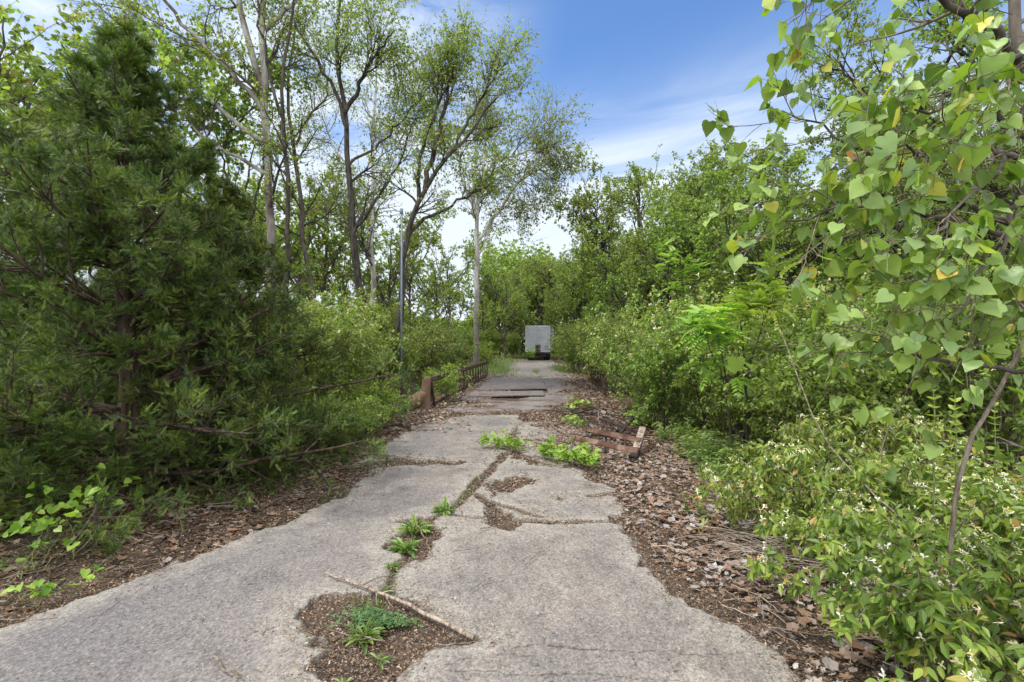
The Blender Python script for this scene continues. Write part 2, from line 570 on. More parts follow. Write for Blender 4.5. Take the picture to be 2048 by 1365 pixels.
# ================================================================== GROUND
def poly_sd(x, y, poly):
    """signed distance, positive inside"""
    poly = np.asarray(poly, float)[:, :2]
    d2 = np.full(x.shape, 1e9); ins = np.zeros(x.shape, bool)
    n = len(poly)
    for i in range(n):
        ax, ay = poly[i]; bx, by = poly[(i + 1) % n]
        ex, ey = bx - ax, by - ay
        L2 = ex * ex + ey * ey + 1e-12
        t = np.clip(((x - ax) * ex + (y - ay) * ey) / L2, 0, 1)
        d2 = np.minimum(d2, (x - ax - t * ex) ** 2 + (y - ay - t * ey) ** 2)
        c = ((ay > y) != (by > y)) & (x < (bx - ax) * (y - ay) / ((by - ay) + 1e-12) + ax)
        ins ^= c
    return np.where(ins, 1, -1) * np.sqrt(d2)


def line_sd(x, y, pts, w):
    d = np.full(x.shape, 1e9)
    for i in range(len(pts) - 1):
        (ax, ay), (bx, by) = pts[i][:2], pts[i + 1][:2]
        w0 = w[i] if hasattr(w, '__len__') else w; w1 = w[i + 1] if hasattr(w, '__len__') else w
        ex, ey = bx - ax, by - ay
        t = np.clip(((x - ax) * ex + (y - ay) * ey) / (ex * ex + ey * ey + 1e-12), 0, 1)
        d = np.minimum(d, np.hypot(x - ax - t * ex, y - ay - t * ey) - (w0 + (w1 - w0) * t))
    return d


def g(*pp):
    return [tuple(GP(a, b)[:2]) for a, b in pp]


OUTLINE = [(-4.6, -10), (-3.6, 1.2)] + g((0, 1245), (90, 1218), (180, 1188), (330, 1128), (420, 1098), (480, 1068), (560, 1048), (600, 1028), (650, 1003), (700, 975), (735, 942),
    (700, 925), (738, 908), (770, 886), (820, 860), (850, 845), (940, 829), (1045, 829), (1040, 850), (1020, 872), (1008, 895), (1030, 912), (1060, 922),
    (1130, 932), (1200, 960), (1240, 985), (1254, 1010), (1248, 1040), (1262, 1060), (1290, 1110), (1340, 1180), (1430, 1222), (1520, 1268), (1570, 1308), (1600, 1365)) + [(1.45, 1.0), (1.5, -10)]
DIRT_POLY = [
    g((600, 948), (690, 930), (790, 915), (860, 920), (918, 926), (860, 929), (790, 928), (720, 940), (660, 975)),
    g((610, 1215), (640, 1192), (700, 1186), (760, 1182), (800, 1196), (870, 1232), (950, 1275), (905, 1287), (840, 1300), (800, 1335), (790, 1400), (660, 1400), (650, 1325), (690, 1285), (640, 1258)),
    g((800, 1045), (835, 1035), (868, 1050), (866, 1075), (850, 1112), (818, 1112), (784, 1092), (800, 1070)),
    g((980, 1005), (1003, 1028), (1040, 1042), (1020, 1055), (975, 1048), (968, 1030)),
    g((1010, 960), (1048, 950), (1075, 960), (1030, 975), (985, 985), (975, 968)),
]
DIRT_LINE = [
    (g((1012, 905), (985, 935), (958, 960), (935, 985), (915, 1008), (870, 1032), (840, 1045)), [0.13, 0.10, 0.14, 0.09, 0.06, 0.06, 0.1]),
    (g((840, 1100), (800, 1125), (782, 1150), (772, 1185)), [0.08, 0.05, 0.045, 0.06]),
    (g((950, 985), (985, 1010), (1010, 1040)), [0.06, 0.1, 0.1]),
    (g((905, 1027), (1000, 1038), (1100, 1043), (1180, 1040), (1262, 1043)), [0.012, 0.05, 0.07, 0.04, 0.02]),
    (g((975, 1000), (1040, 1018), (1085, 1032)), [0.06, 0.045, 0.02]),
    (g((700, 905), (800, 912), (918, 924)), [0.05, 0.02, 0.008]),
    (g((1180, 990), (1230, 985), (1262, 1000)), [0.02, 0.05, 0.12]),
    (g((1118, 995), (1122, 997)), [0.03, 0.03]),
]


HAIR = [g((540, 1058), (590, 1070), (640, 1083), (700, 1108), (782, 1132)),
        g((1005, 1292), (1080, 1288), (1180, 1297), (1300, 1298), (1420, 1307), (1600, 1308)),
        g((300, 1168), (240, 1200), (190, 1230), (60, 1262)), g((880, 1330), (960, 1322), (1040, 1340)),
        g((740, 1000), (800, 990), (880, 996), (930, 985)), g((800, 880), (880, 868), (960, 872), (1010, 866)),
        g((1090, 1000), (1160, 1012), (1240, 1008)), g((1130, 1043), (1180, 1075), (1290, 1090)),
        g((905, 1345), (1010, 1352), (1160, 1349), (1400, 1360)), g((850, 905), (905, 890), (960, 893))]


def hair_d(x, y):
    xx = x + fbm(x, y, 6, 4, 101) * 0.10; yy = y + fbm(x, y, 6, 4, 107) * 0.10
    d = np.full(x.shape, 9.0)
    for p in HAIR:
        d = np.minimum(d, line_sd(xx, yy, p, 0.0))
    return d


def concrete_d(x, y):
    wx = fbm(x, y, 3.2, 4, 3) * 0.16; wy = fbm(x, y, 3.2, 4, 9) * 0.16
    sc = np.clip(y / 4, 0.5, 2)
    X_, Y_ = x + wx * sc, y + wy * sc
    d = poly_sd(X_, Y_, OUTLINE)
    for p in DIRT_POLY:
        d = np.minimum(d, -poly_sd(X_, Y_, p))
    x3, y3 = x + wx * 0.4, y + wy * 0.4
    d = d + fbm(x, y, 13, 4, 5) * 0.10 * np.clip(y / 3, 0.6, 1.6) + np.clip(fbm(x, y, 4.5, 3, 55) - 0.05, -0.3, 0) * 0.22
    wn = 0.35 + 1.3 * np.clip(fbm(x, y, 5, 3, 19) + 0.5, 0, 1)
    for p, w in DIRT_LINE:
        wa = np.asarray(w) * 0.5 - 0.004
        d = np.minimum(d, line_sd(x3, y3, p, wa) + 0.02 * (1 - wn) + fbm(x, y, 9, 3, 23) * 0.05)
    return d


FARROAD = g((950, 758), (1150, 760), (1150, 742)) + [tuple(GP(a, b, -0.28)[:2]) for a, b in ((1128, 733), (1112, 727), (1100, 718), (1000, 718), (972, 722), (990, 733), (980, 740))]
SLAB2 = g((1120, 850), (1160, 842), (1215, 852), (1190, 870), (1140, 872))


def far_d(x, y):
    X_ = x + fbm(x, y, 0.8, 3, 31) * 0.7; Y_ = y + fbm(x, y, 0.8, 3, 37) * 1.2
    patchy = np.minimum(poly_sd(X_, Y_, MIDPATCH), (fbm(x * 0.7, y, 1.3, 5, 131) + 0.05) * 1.1)
    return np.maximum(np.maximum(poly_sd(X_, Y_, FARROAD), poly_sd(X_, Y_, SLAB2)), patchy)


MIDPATCH = g((1015, 900), (1060, 832), (1180, 832), (1215, 856), (1190, 885), (1150, 905), (1190, 945), (1080, 925))
UX, UY = 0.086, 0.9963       # heading of the bridge


def rail_pt(side, y):
    x = -2.02 + (y - 11.25) * UX / UY
    return (x if side < 0 else x + 4.50), y


DECK = [(rail_pt(-1, 10.9)[0] + 0.25, 10.9), (rail_pt(-1, 20.8)[0] + 0.2, 20.8), (rail_pt(1, 20.8)[0] - 0.5, 20.8), (rail_pt(1, 14)[0] - 0.9, 14.0), (rail_pt(1, 10.9)[0] - 1.6, 10.9)]


def deck_d(x, y):
    X_ = x + fbm(x, y, 1.6, 4, 41) * 0.7; Y_ = y + fbm(x, y, 1.6, 4, 47) * 0.7
    d = poly_sd(X_, Y_, DECK)
    n = fbm(x * 0.6, y, 1.1, 4, 51)
    return np.minimum(d, (n + 0.06) * 1.4)


def slope(y):
    t = np.clip((np.asarray(y, float) - 25) / 20, 0, 1)
    return -0.30 * t * t * (3 - 2 * t)


def ground_z(x, y):
    d = np.clip(np.abs(x - 0.3) - 3.2, 0, 30)
    return -0.035 + slope(y) + fbm(x, y, 0.45, 4, 71) * np.clip(d * 0.10, 0.02, 0.5) + fbm(x, y, 2.5, 3, 77) * 0.03


def masked_sheet(name, mat, xs, ys, dfun, z0, lift):
    X, Y = np.meshgrid(xs, ys)
    d = dfun(X, Y)
    z = z0 + slope(Y) + lift * np.clip(d / 0.04, 0, 1) + fbm(X, Y, 1.3, 3, 81) * 0.012
    idx = np.arange(X.size).reshape(X.shape)
    q = np.stack([idx[:-1, :-1], idx[:-1, 1:], idx[1:, 1:], idx[1:, :-1]], -1).reshape(-1, 4)
    keep = d.ravel()[q].max(1) > 0
    q = q[keep]
    used, inv = np.unique(q, return_inverse=True)
    V = np.stack([X.ravel(), Y.ravel(), np.where(d.ravel() > 0, z.ravel(), z.ravel() - 0.03)], 1)[used]
    ge = Geo().add(V, inv.reshape(-1, 4), 0.5)
    o = ge.obj(name, mat, smooth=True)
    at = o.data.attributes.new('edge', 'FLOAT', 'POINT')
    at.data.foreach_set('value', np.clip(d.ravel()[used], -0.05, 2).astype(np.float32))
    if dfun is concrete_d:
        at = o.data.attributes.new('crack', 'FLOAT', 'POINT')
        at.data.foreach_set('value', hair_d(V[:, 0], V[:, 1]).astype(np.float32))
    else:
        at = o.data.attributes.new('crack', 'FLOAT', 'POINT')
        at.data.foreach_set('value', np.full(len(V), 9, np.float32))
    return tag(o, kind='structure')


def concrete_mat(name, warm=0.0):
    t = NT(name)
    big = t.noise(0.9, 5, 0.6)
    mid = t.noise(5, 6, 0.65)
    fine = t.noise(55, 3, 0.7)
    grit = t.N('ShaderNodeTexVoronoi'); t.L(t.coord(), grit.inputs['Vector']); grit.inputs['Scale'].default_value = 95
    g2 = t.N('ShaderNodeTexVoronoi'); t.L(t.coord(), g2.inputs['Vector']); g2.inputs['Scale'].default_value = 48
    base = t.ramp(big, [(0.30, (0.125, 0.112, 0.104)), (0.45, (0.172, 0.152, 0.138)), (0.55, (0.205, 0.178, 0.155)), (0.7, (0.25, 0.222, 0.188))])
    base = t.mix(t.rng(t.noise(2.6, 7, 0.75, dist=0.4), 0.48, 0.62, 0, 0.7), base, (0.10, 0.088, 0.08))
    base = t.mix(t.rng(t.noise(1.5, 6, 0.7, dist=0.8), 0.52, 0.64, 0, 0.75), base, (0.28, 0.25, 0.212))
    base = t.mix(t.rng(mid, 0.42, 0.72, 0, 0.55), base, (0.115, 0.098, 0.094))
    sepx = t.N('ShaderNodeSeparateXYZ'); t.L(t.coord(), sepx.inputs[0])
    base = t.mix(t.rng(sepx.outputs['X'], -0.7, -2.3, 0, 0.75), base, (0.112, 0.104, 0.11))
    edge = t.attr('edge')
    # pale worn rim along the joints, then the dirty lip
    rim = t.math('MULTIPLY', t.rng(t.math('ADD', edge, t.math('MULTIPLY', t.math('SUBTRACT', mid, 0.5), 0.35)), 0.28, 0.05), 0.75)
    base = t.mix(rim, base, (0.27, 0.245, 0.21))
    lip = t.rng(t.math('ADD', edge, t.math('MULTIPLY', t.math('SUBTRACT', fine, 0.5), 0.09)), 0.035, 0.005)
    base = t.mix(lip, base, (0.09, 0.065, 0.048))
    base = t.mix(t.rng(fine, 0.40, 0.66, 0.0, 0.55), base, t.mix(0.5, base, (0.36, 0.335, 0.30)))
    spk = t.ramp(grit.outputs['Color'], [(0.0, 0.45), (0.5, 0.95), (1.0, 1.5)])
    base = t.mix(0.75, base, spk, 'MULTIPLY')
    spots = t.ramp(g2.outputs['Color'], [(0.0, 0.3), (0.2, 1.0), (0.9, 1.0), (1.0, 1.6)])
    base = t.mix(0.7, base, spots, 'MULTIPLY')
    ck = t.rng(t.math('ADD', t.attr('crack'), t.math('MULTIPLY', t.math('SUBTRACT', t.noise(30, 3), 0.42), 0.02)), 0.009, 0.003)
    base = t.mix(t.math('MULTIPLY', ck, 0.8), base, (0.05, 0.042, 0.035))
    base = t.mix(t.math('MULTIPLY', t.rng(t.noise(14, 5, 0.7), 0.55, 0.7), 0.35), base, (0.10, 0.092, 0.088))
    # moss / lichen
    moss = t.math('MULTIPLY', t.rng(t.noise(1.7, 5, 0.7), 0.60, 0.74), t.rng(edge, 0.6, 0.1))
    base = t.mix(t.math('MULTIPLY', moss, 0.5), base, (0.14, 0.15, 0.06))
    h = t.math('ADD', t.math('MULTIPLY', fine, 0.6), t.math('MULTIPLY', grit.outputs['Distance'], 0.8))
    return t.done(t.bsdf(base, 0.92, bump=h, bstr=0.55, bdist=0.006, spec=0.2))


def asphalt_mat():
    t = NT('worn_bridge_asphalt')
    n = t.noise(1.1, 6, 0.65); f = t.noise(30, 4, 0.7)
    c = t.ramp(n, [(0.35, (0.07, 0.055, 0.05)), (0.5, (0.12, 0.10, 0.096)), (0.65, (0.17, 0.155, 0.155))])
    c = t.mix(t.rng(f, 0.35, 0.7, 0, 0.5), c, (0.28, 0.25, 0.23))
    c = t.mix(t.rng(t.attr('edge'), 0.12, 0.0), c, (0.10, 0.07, 0.05))
    return t.done(t.bsdf(c, 0.85, bump=f, bstr=0.5, bdist=0.01, spec=0.3))


def soil_mat():
    t = NT('forest_floor_soil')
    a = t.noise(2.2, 5, 0.65); b = t.noise(28, 5, 0.75); c_ = t.noise(110, 3, 0.7)
    c = t.ramp(a, [(0.35, (0.055, 0.04, 0.03)), (0.6, (0.115, 0.078, 0.056))])
    c = t.mix(t.rng(b, 0.5, 0.75, 0, 0.8), c, (0.19, 0.14, 0.105))
    c = t.mix(t.rng(c_, 0.55, 0.8, 0, 0.7), c, (0.30, 0.25, 0.20))
    v = t.N('ShaderNodeTexVoronoi'); t.L(t.coord(), v.inputs['Vector']); v.inputs['Scale'].default_value = 60
    c = t.mix(0.6, c, t.ramp(v.outputs['Color'], [(0, 0.45), (0.6, 1.0), (1, 1.8)]), 'MULTIPLY')
    return t.done(t.bsdf(c, 0.95, bump=t.math('ADD', b, v.outputs['Distance']), bstr=0.9, bdist=0.02, spec=0.1))


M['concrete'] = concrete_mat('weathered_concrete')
M['asphalt'] = asphalt_mat()
M['soil'] = soil_mat()

ys = [-10.0]
while ys[-1] < 0.9: ys.append(ys[-1] + 0.25)
while ys[-1] < 13: ys.append(ys[-1] * 1.0038)
xs = np.linspace(-4.8, 1.9, 660)
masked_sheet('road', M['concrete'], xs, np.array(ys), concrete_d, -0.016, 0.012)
ys = [5.6]
while ys[-1] < 60: ys.append(ys[-1] * 1.006)
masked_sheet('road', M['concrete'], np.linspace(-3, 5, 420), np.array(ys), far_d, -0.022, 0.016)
masked_sheet('bridge_deck', M['asphalt'], np.linspace(-3, 4, 260), np.arange(10.3, 21.5, 0.05), deck_d, -0.02, 0.02)


def build_ground():
    u = np.linspace(-1, 1, 261); xs = np.sinh(u * 4.2) / np.sinh(4.2) * 220
    v = np.linspace(0, 1, 301); ys = -14 + np.sinh(v * 4.6) / np.sinh(4.6) * 400
    X, Y = np.meshgrid(xs, ys); Z = ground_z(X, Y)
    idx = np.arange(X.size).reshape(X.shape)
    q = np.stack([idx[:-1, :-1], idx[:-1, 1:], idx[1:, 1:], idx[1:, :-1]], -1).reshape(-1, 4)
    o = Geo().add(np.stack([X.ravel(), Y.ravel(), Z.ravel()], 1), q).obj('ground', M['soil'], smooth=True)
    tag(o, kind='structure')


build_ground()


# ------------------------------------------------------------------ litter
def scatter(n, x0, x1, y0, y1, dens):
    x = rng.uniform(x0, x1, n * 3); y = rng.uniform(y0, y1, n * 3)
    w = dens(x, y)
    k = rng.uniform(0, 1, len(x)) < w
    return x[k][:n], y[k][:n]


def dead_tpl(seed, lobed=True):
    r = np.random.default_rng(seed)
    k = 15
    th = np.linspace(0, 2 * np.pi, k, endpoint=False) + r.uniform(-0.12, 0.12, k)
    asp = r.uniform(0.5, 0.95)
    rad = 0.5 * (1 + (0.36 if lobed else 0.08) * np.cos(th * 5 + r.uniform(0, 6)) + r.uniform(-0.10, 0.10, k))
    curl, ph = r.uniform(0.15, 0.7), r.uniform(0, 6)
    def zz(x, y): return curl * (x * math.cos(ph) + y * math.sin(ph)) ** 2 + 0.03 * np.sin(x * 17 + ph) + 0.03 * np.cos(y * 19)
    rows = [[[0, 0, 0.0]]]
    for q in (0.55, 1.0):
        x, y = rad * q * np.cos(th), rad * q * np.sin(th) * asp
        rows.append(np.stack([x, y, zz(x, y)], 1))
    v = np.concatenate(rows)
    f = [[0, 1 + i, 1 + (i + 1) % k] for i in range(k)]
    for i in range(k):
        j = (i + 1) % k
        f += [[1 + i, 1 + k + i, 1 + k + j], [1 + i, 1 + k + j, 1 + j]]
    return v, np.array(f)


DEAD = [dead_tpl(s) for s in range(5)] + [dead_tpl(s, False) for s in range(5, 8)]
BIT = [(np.array([[0, 0, 0], [0.5, 0.12, 0.08], [1, 0, 0.0], [0.45, -0.15, 0.03]]), np.array([[0, 1, 2], [0, 2, 3]])),
       (np.array([[0, 0, 0], [0.6, 0.3, 0.12], [1, 0.1, 0.0], [0.3, -0.35, 0.03]]), np.array([[0, 1, 2], [0, 2, 3]]))]


def flat_leaves(geo, tpls, x, y, z, size, tilt, attr):
    n = len(x); which = rng.integers(0, len(tpls), n)
    for k, tp in enumerate(tpls):
        s = which == k
        if not s.any(): continue
        m = s.sum(); a = rng.uniform(0, 2 * np.pi, m)
        d = np.stack([np.cos(a), np.sin(a), rng.normal(0, tilt, m)], 1)
        nn = np.stack([rng.normal(0, tilt, m), rng.normal(0, tilt, m), np.ones(m)], 1)
        leaves(geo, tp, np.stack([x[s], y[s], z[s]], 1), d, nn, size[s], attr[s])


def right_edge(y):      # x of the concrete's right edge at depth y
    py = np.array([-10, 1.0, 2.27, 2.6, 3.1, 3.6, 4.3, 5.2, 6.0, 7.5, 9, 11, 14, 20, 26, 40])
    pxx = np.array([1.45, 1.45, 1.35, 1.3, 1.2, 1.08, 1.06, 1.05, 1.0, 0.7, 0.6, 1.2, 1.6, 2.2, 2.4, 3.0])
    return np.interp(y, py, pxx)


def left_edge(y):
    py = np.array([-10, 1.2, 2.7, 3.5, 4.2, 5.1, 6.2, 7.0, 9, 11, 14, 20, 26, 40])
    pxx = np.array([-4.4, -3.6, -2.9, -2.35, -2.0, -1.95, -1.85, -1.95, -1.9, -1.7, -1.6, -1.1, -1.0, -1.5])
    return np.interp(y, py, pxx)


def litter():
    ge = Geo()
    # large curled leaves, thickest on the right verge
    def dens_r(x, y):
        e = x - right_edge(y)
        return np.clip((e + 0.05) / 0.15, 0, 1) * np.clip(2.6 - e, 0, 1) * np.clip(0.55 + 2.2 * fbm(x, y, 1.1, 3, 5), 0.1, 1)
    x, y = scatter(15000, 0.6, 4.2, 1.2, 9, dens_r)
    sz = 0.022 + 0.065 * rng.beta(1.3, 2.2, len(x)) * np.where((x - right_edge(y)) > 0.25, 1.15, 0.75)
    flat_leaves(ge, DEAD, x, y, rng.uniform(-0.03, 0.015, len(x)), sz, 0.28, np.clip(rng.beta(1.5, 1.5, len(x)) + 0.06, 0, 1))
    x, y = scatter(420, 1.2, 3.2, 1.5, 5.0, lambda x, y: np.clip((x - right_edge(y) - 0.12) / 0.4, 0, 1))
    flat_leaves(ge, DEAD, x, y, rng.uniform(-0.01, 0.015, len(x)), rng.uniform(0.055, 0.10, len(x)), 0.22, rng.uniform(0.35, 0.85, len(x)))
    # left verge under the cedars
    def dens_l(x, y):
        e = left_edge(y) - x
        return np.clip((e + 0.0) / 0.3, 0, 1) * np.clip(0.5 + 2.0 * fbm(x, y, 1.2, 3, 15), 0.1, 1)
    x, y = scatter(7500, -6.5, -1.4, 1.5, 10, dens_l)
    flat_leaves(ge, DEAD, x, y, rng.uniform(-0.045, 0.0, len(x)), 0.025 + 0.075 * rng.beta(1.4, 2.0, len(x)), 0.2, np.clip(rng.beta(1.1, 2.0, len(x)), 0, 1))
    # bridge and its approaches
    def dens_b(x, y):
        l, _ = rail_pt(-1, y)
        c = np.abs((x - l - 2.25) / 2.25)
        return np.clip(c * 1.5 - 0.35, 0.02, 1) * (c < 1.15)
    x, y = scatter(9000, -2.6, 4.5, 8.5, 24, dens_b)
    flat_leaves(ge, DEAD, x, y, rng.uniform(-0.02, 0.015, len(x)), rng.uniform(0.03, 0.09, len(x)), 0.25, np.clip(rng.beta(1.8, 2.2, len(x)) + 0.05, 0, 1))
    x, y = scatter(4500, -0.4, 3.0, 6.8, 11.2, lambda x, y: np.clip((x - 0.1) / 0.3, 0, 1) * np.clip(0.25 + 2.5 * fbm(x, y, 1.2, 3, 133), 0.04, 1))
    flat_leaves(ge, DEAD, x, y, rng.uniform(-0.02, 0.01, len(x)), rng.uniform(0.025, 0.06, len(x)), 0.25, np.clip(rng.beta(1.6, 2.4, len(x)), 0, 1))
    tag(ge.obj('leaf_litter', M['dead'], smooth=True), 'brown and grey dead leaves lying along both edges of the broken road', 'leaf litter', kind='stuff')
    x, y = scatter(1500, -1.3, 2.0, 13.5, 21, lambda x, y: np.clip(0.05 + 2.6 * fbm(x * 0.6, y, 0.9, 4, 141), 0.02, 1))
    flat_leaves(ge, DEAD, x, y, np.full(len(x), 0.058), rng.uniform(0.03, 0.08, len(x)), 0.15, np.clip(rng.beta(1.4, 2.4, len(x)), 0, 1))
    # crumbs, needles and bark bits: in the joints, on the verges and a few on the slabs
    ge = Geo()
    n = 420000
    y = np.exp(rng.uniform(np.log(1.5), np.log(13), n)); x = rng.uniform(-3.8, 3.2, n)
    d = np.maximum(concrete_d(x, y), far_d(x, y))
    w = np.where(d < 0.0, 0.75, 0.75 * np.exp(-np.clip(d, 0, 9) / 0.085) * np.clip(0.4 + 3 * fbm(x, y, 4, 3, 91), 0.05, 1) + 0.014)
    k = rng.uniform(0, 1, n) < w
    x, y, d = x[k], y[k], d[k]
    z = np.where(d > 0.01, 0.012, -0.024)
    flat_leaves(ge, BIT, x, y, z + rng.uniform(0, 0.006, len(x)), rng.uniform(0.006, 0.028, len(x)) * np.clip(y / 4, 0.8, 1.7), 0.3, np.clip(rng.beta(1.1, 3.0, len(x)), 0, 1))
    tag(ge.obj('soil_crumbs', M['dead']), 'fine brown crumbs and bark bits filling the joints between the slabs', 'debris', kind='stuff')


litter()
print('ground done')


# ================================================================== PLANTS
def make_cedar(H_, R_, nb=95, seed=0, lean=0.0, name='cedar_tree'):
    global rng
    rng = np.random.default_rng(100 + seed)
    root = thing(name, 'cedar', 'tree')
    tr = resample([(0, 0, -0.05), (0.03, 0, H_ * 0.3), (-0.05 + lean, 0.05, H_ * 0.7), (lean, 0, H_)], 14, 0.01)[None]
    rr = np.linspace(0.11 * H_ / 5, 0.012, 14)[None]
    gt = Geo(); tubes(gt, tr, rr, 10)
    gt.obj('trunk', M['cedar_bark'], root, True)
    # level 1: long, rising slightly
    idx_t = np.sort(0.025 + 0.96 * rng.uniform(0, 1, nb) ** 1.05)
    idx_t = np.concatenate([idx_t[idx_t < 0.96], rng.uniform(0.72, 0.95, 16), rng.uniform(0.04, 0.16, 16)])
    L1 = []
    for t in idx_t:
        L = R_ * (1 - t) ** 1.12 * 1.12 * rng.uniform(0.45, 1.2) * (0.74 + 0.26 * min(1, t / 0.14)) + 0.10
        u = t * 13; i = min(int(u), 12); f = u - i
        p = tr[0, i] * (1 - f) + tr[0, i + 1] * f
        az = rng.uniform(0, 2 * np.pi); el = rng.uniform(-0.10, 0.35) + t * 0.5 - 0.32 * max(0, 0.16 - t) / 0.16
        d = np.array([np.cos(az) * np.cos(el), np.sin(az) * np.cos(el), np.sin(el)])
        pts = [p]
        for k in range(7):
            d = nrm(d + rng.normal(0, 0.07, 3) + np.array([0, 0, 0.035])); pts.append(pts[-1] + d * L / 7)
        L1.append(pts)
    L1 = np.array(L1); L1[:, :, 2] = np.maximum(L1[:, :, 2], 0.1)
    l1len = np.linalg.norm(L1[:, -1] - L1[:, 0], axis=1)
    r1 = (0.006 + 0.011 * l1len)[:, None] * np.linspace(1, 0.25, 8)[None]
    big = l1len > 0.9
    parts_ = [spawn(L1[m_], r1[m_], k_, (0.15, 1.0), 48, l1len[m_] * 0.40, 5, 0.12, 0.13, 0.6, 0.55, flat=0.35) for m_, k_ in ((l1len > 1.5, 13), (big & (l1len <= 1.5), 11), (~big & (l1len > 0.5), 9), ((l1len <= 0.5) & (l1len > 0.27), 6), (l1len <= 0.27, 2)) if m_.any()]
    L2 = np.concatenate([q[0] for q in parts_]); r2 = np.concatenate([q[1] for q in parts_])
    l2len = np.linalg.norm(L2[:, -1] - L2[:, 0], axis=1)
    L3, r3, _ = spawn(L2, r2, 9, (0.25, 1.0), 52, np.clip(l2len * 0.36, 0.07, 0.16), 4, 0.15, 0.15, 0.6, 0.4, flat=0.2)
    gb = Geo(); tubes(gb, L1, r1, 5); tubes(gb, L2, r2, 4); tubes(gb, L3, np.maximum(r3, 0.0015), 3)
    gb.obj('branches', M['cedar_bark'], root, True)
    gc = Geo()
    leaf_on(gc, SPR, L3, 8, 0.068, (0.2, 1.0), 0.6, -0.2, 0.5, 1.0)
    leaf_on(gc, SPR, L3, 3, 0.075, (0.93, 1.0), 0.15, -0.05, 0.6, 0.8)
    leaf_on(gc, SPR, L2, 10, 0.07, (0.45, 1.0), 0.5, -0.1, 0.6, 0.8)
    gc.obj('crown', M['cedar'], root)
    return root


def make_shrub(name, H_, R_, mat, tpl, leaf=0.05, stems=14, n2=9, n3=6, nl=7, flowers=0, arch=0.5, droop=0.25, seed=0, out=0.7, upr=0.0, bark='twig', vr=(0, 1), r0=0.012, fsize=0.035, low=0.12, fseg=2):
    global rng
    rng = np.random.default_rng(seed)
    root = thing(name, 'shrub', 'shrub')
    L0 = []
    for i in range(stems):
        az = 2 * np.pi * (i + rng.uniform(-0.3, 0.3)) / stems; spread = rng.uniform(0.15, 1.0)
        b = np.array([np.cos(az), np.sin(az), 0]) * 0.12 * R_
        tipr = R_ * spread * 0.85; tiph = H_ * (1 - 0.55 * spread ** 2 * arch) * rng.uniform(0.75, 1.0)
        pts = []
        for k in range(9):
            s = k / 8
            r = tipr * (s ** (1.5)) ; h = tiph * (1 - (1 - s) ** 1.6) - arch * 0.28 * H_ * spread * max(0, s - 0.6) ** 1.3
            pts.append(b + np.array([np.cos(az) * r, np.sin(az) * r, h - 0.05]))
        pts = np.array(pts); pts[1:] += rng.normal(0, 0.02 * H_, (8, 3))
        L0.append(pts)
    L0 = np.array(L0)
    q0 = np.full((stems, 9), r0 * H_ / 2) * np.linspace(1, 0.3, 9)[None]
    ls = np.linalg.norm(L0[:, -1] - L0[:, 0], axis=1)
    L1, q1, _ = spawn(L0, q0, n2, (low, 1.0), 45, ls * 0.42, 6, 0.1 + upr, 0.14, 0.6, 0.4)
    L1[:, :, 2] = np.maximum(L1[:, :, 2], 0.03)
    l1 = np.linalg.norm(L1[:, -1] - L1[:, 0], axis=1)
    L2, q2, _ = spawn(L1, q1, n3, (0.1, 1.0), 45, l1 * 0.5 + 0.05, 4, 0.0 + upr, 0.15, 0.6, 0.3)
    L2[:, :, 2] = np.maximum(L2[:, :, 2], 0.02)
    gs = Geo(); tubes(gs, L0, q0, 5); tubes(gs, L1, np.maximum(q1, 0.0015), 4); tubes(gs, L2, np.maximum(q2, 0.001), 3)
    gs.obj('stems', M[bark], root, True)
    gl = Geo()
    leaf_on(gl, tpl, L2, nl, leaf, (0.05, 1.0), out, droop, 1.0, 0.45, vr=vr)
    leaf_on(gl, tpl, L1, nl, leaf, (0.3, 1.0), out, droop, 1.0, 0.45, vr=vr)
    gl.obj('foliage', mat, root)
    if flowers:
        gf = Geo()
        p, t, _ = on_paths(L2, 1, (0.2, 0.95))
        k = rng.uniform(0, 1, len(p)) < flowers
        p = p[k] + np.array([0, 0, 0.015]); m = len(p)
        for q in range(fseg):
            d = nrm(rng.normal(0, 0.8, (m, 3)) + np.array([0, 0, 0.7]))
            leaves(gf, FLW, p + rng.normal(0, 0.008, (m, 3)), d, rng.normal(size=(m, 3)), fsize * rng.uniform(0.7, 1.2, m), np.clip(rng.beta(2, 1.6, m), 0, 1))
        gf.obj('flowers', M['flower'], root)
    return root


# tubular two-lipped blossom: a slim tube, one broad and one narrow lip
FLW = stack([xf(half([(0.07, 0.3), (0.12, 0.7)], 0.02), (0, 0, 0), 0, 0.75, 0), xf(half([(0.24, 0.35), (0.28, 0.75)], 0.03), (0, 0.6, 0), 0.75, 0.65, -0.3), xf(half([(0.13, 0.4), (0.14, 0.75)], 0.03), (0, 0.6, 0), -0.9, 0.65, 0.3), xf(half([(0.02, 0.3), (0.02, 0.7)], 0.0), (0, 0.6, 0.05), 0.1, 0.6, -0.4)])


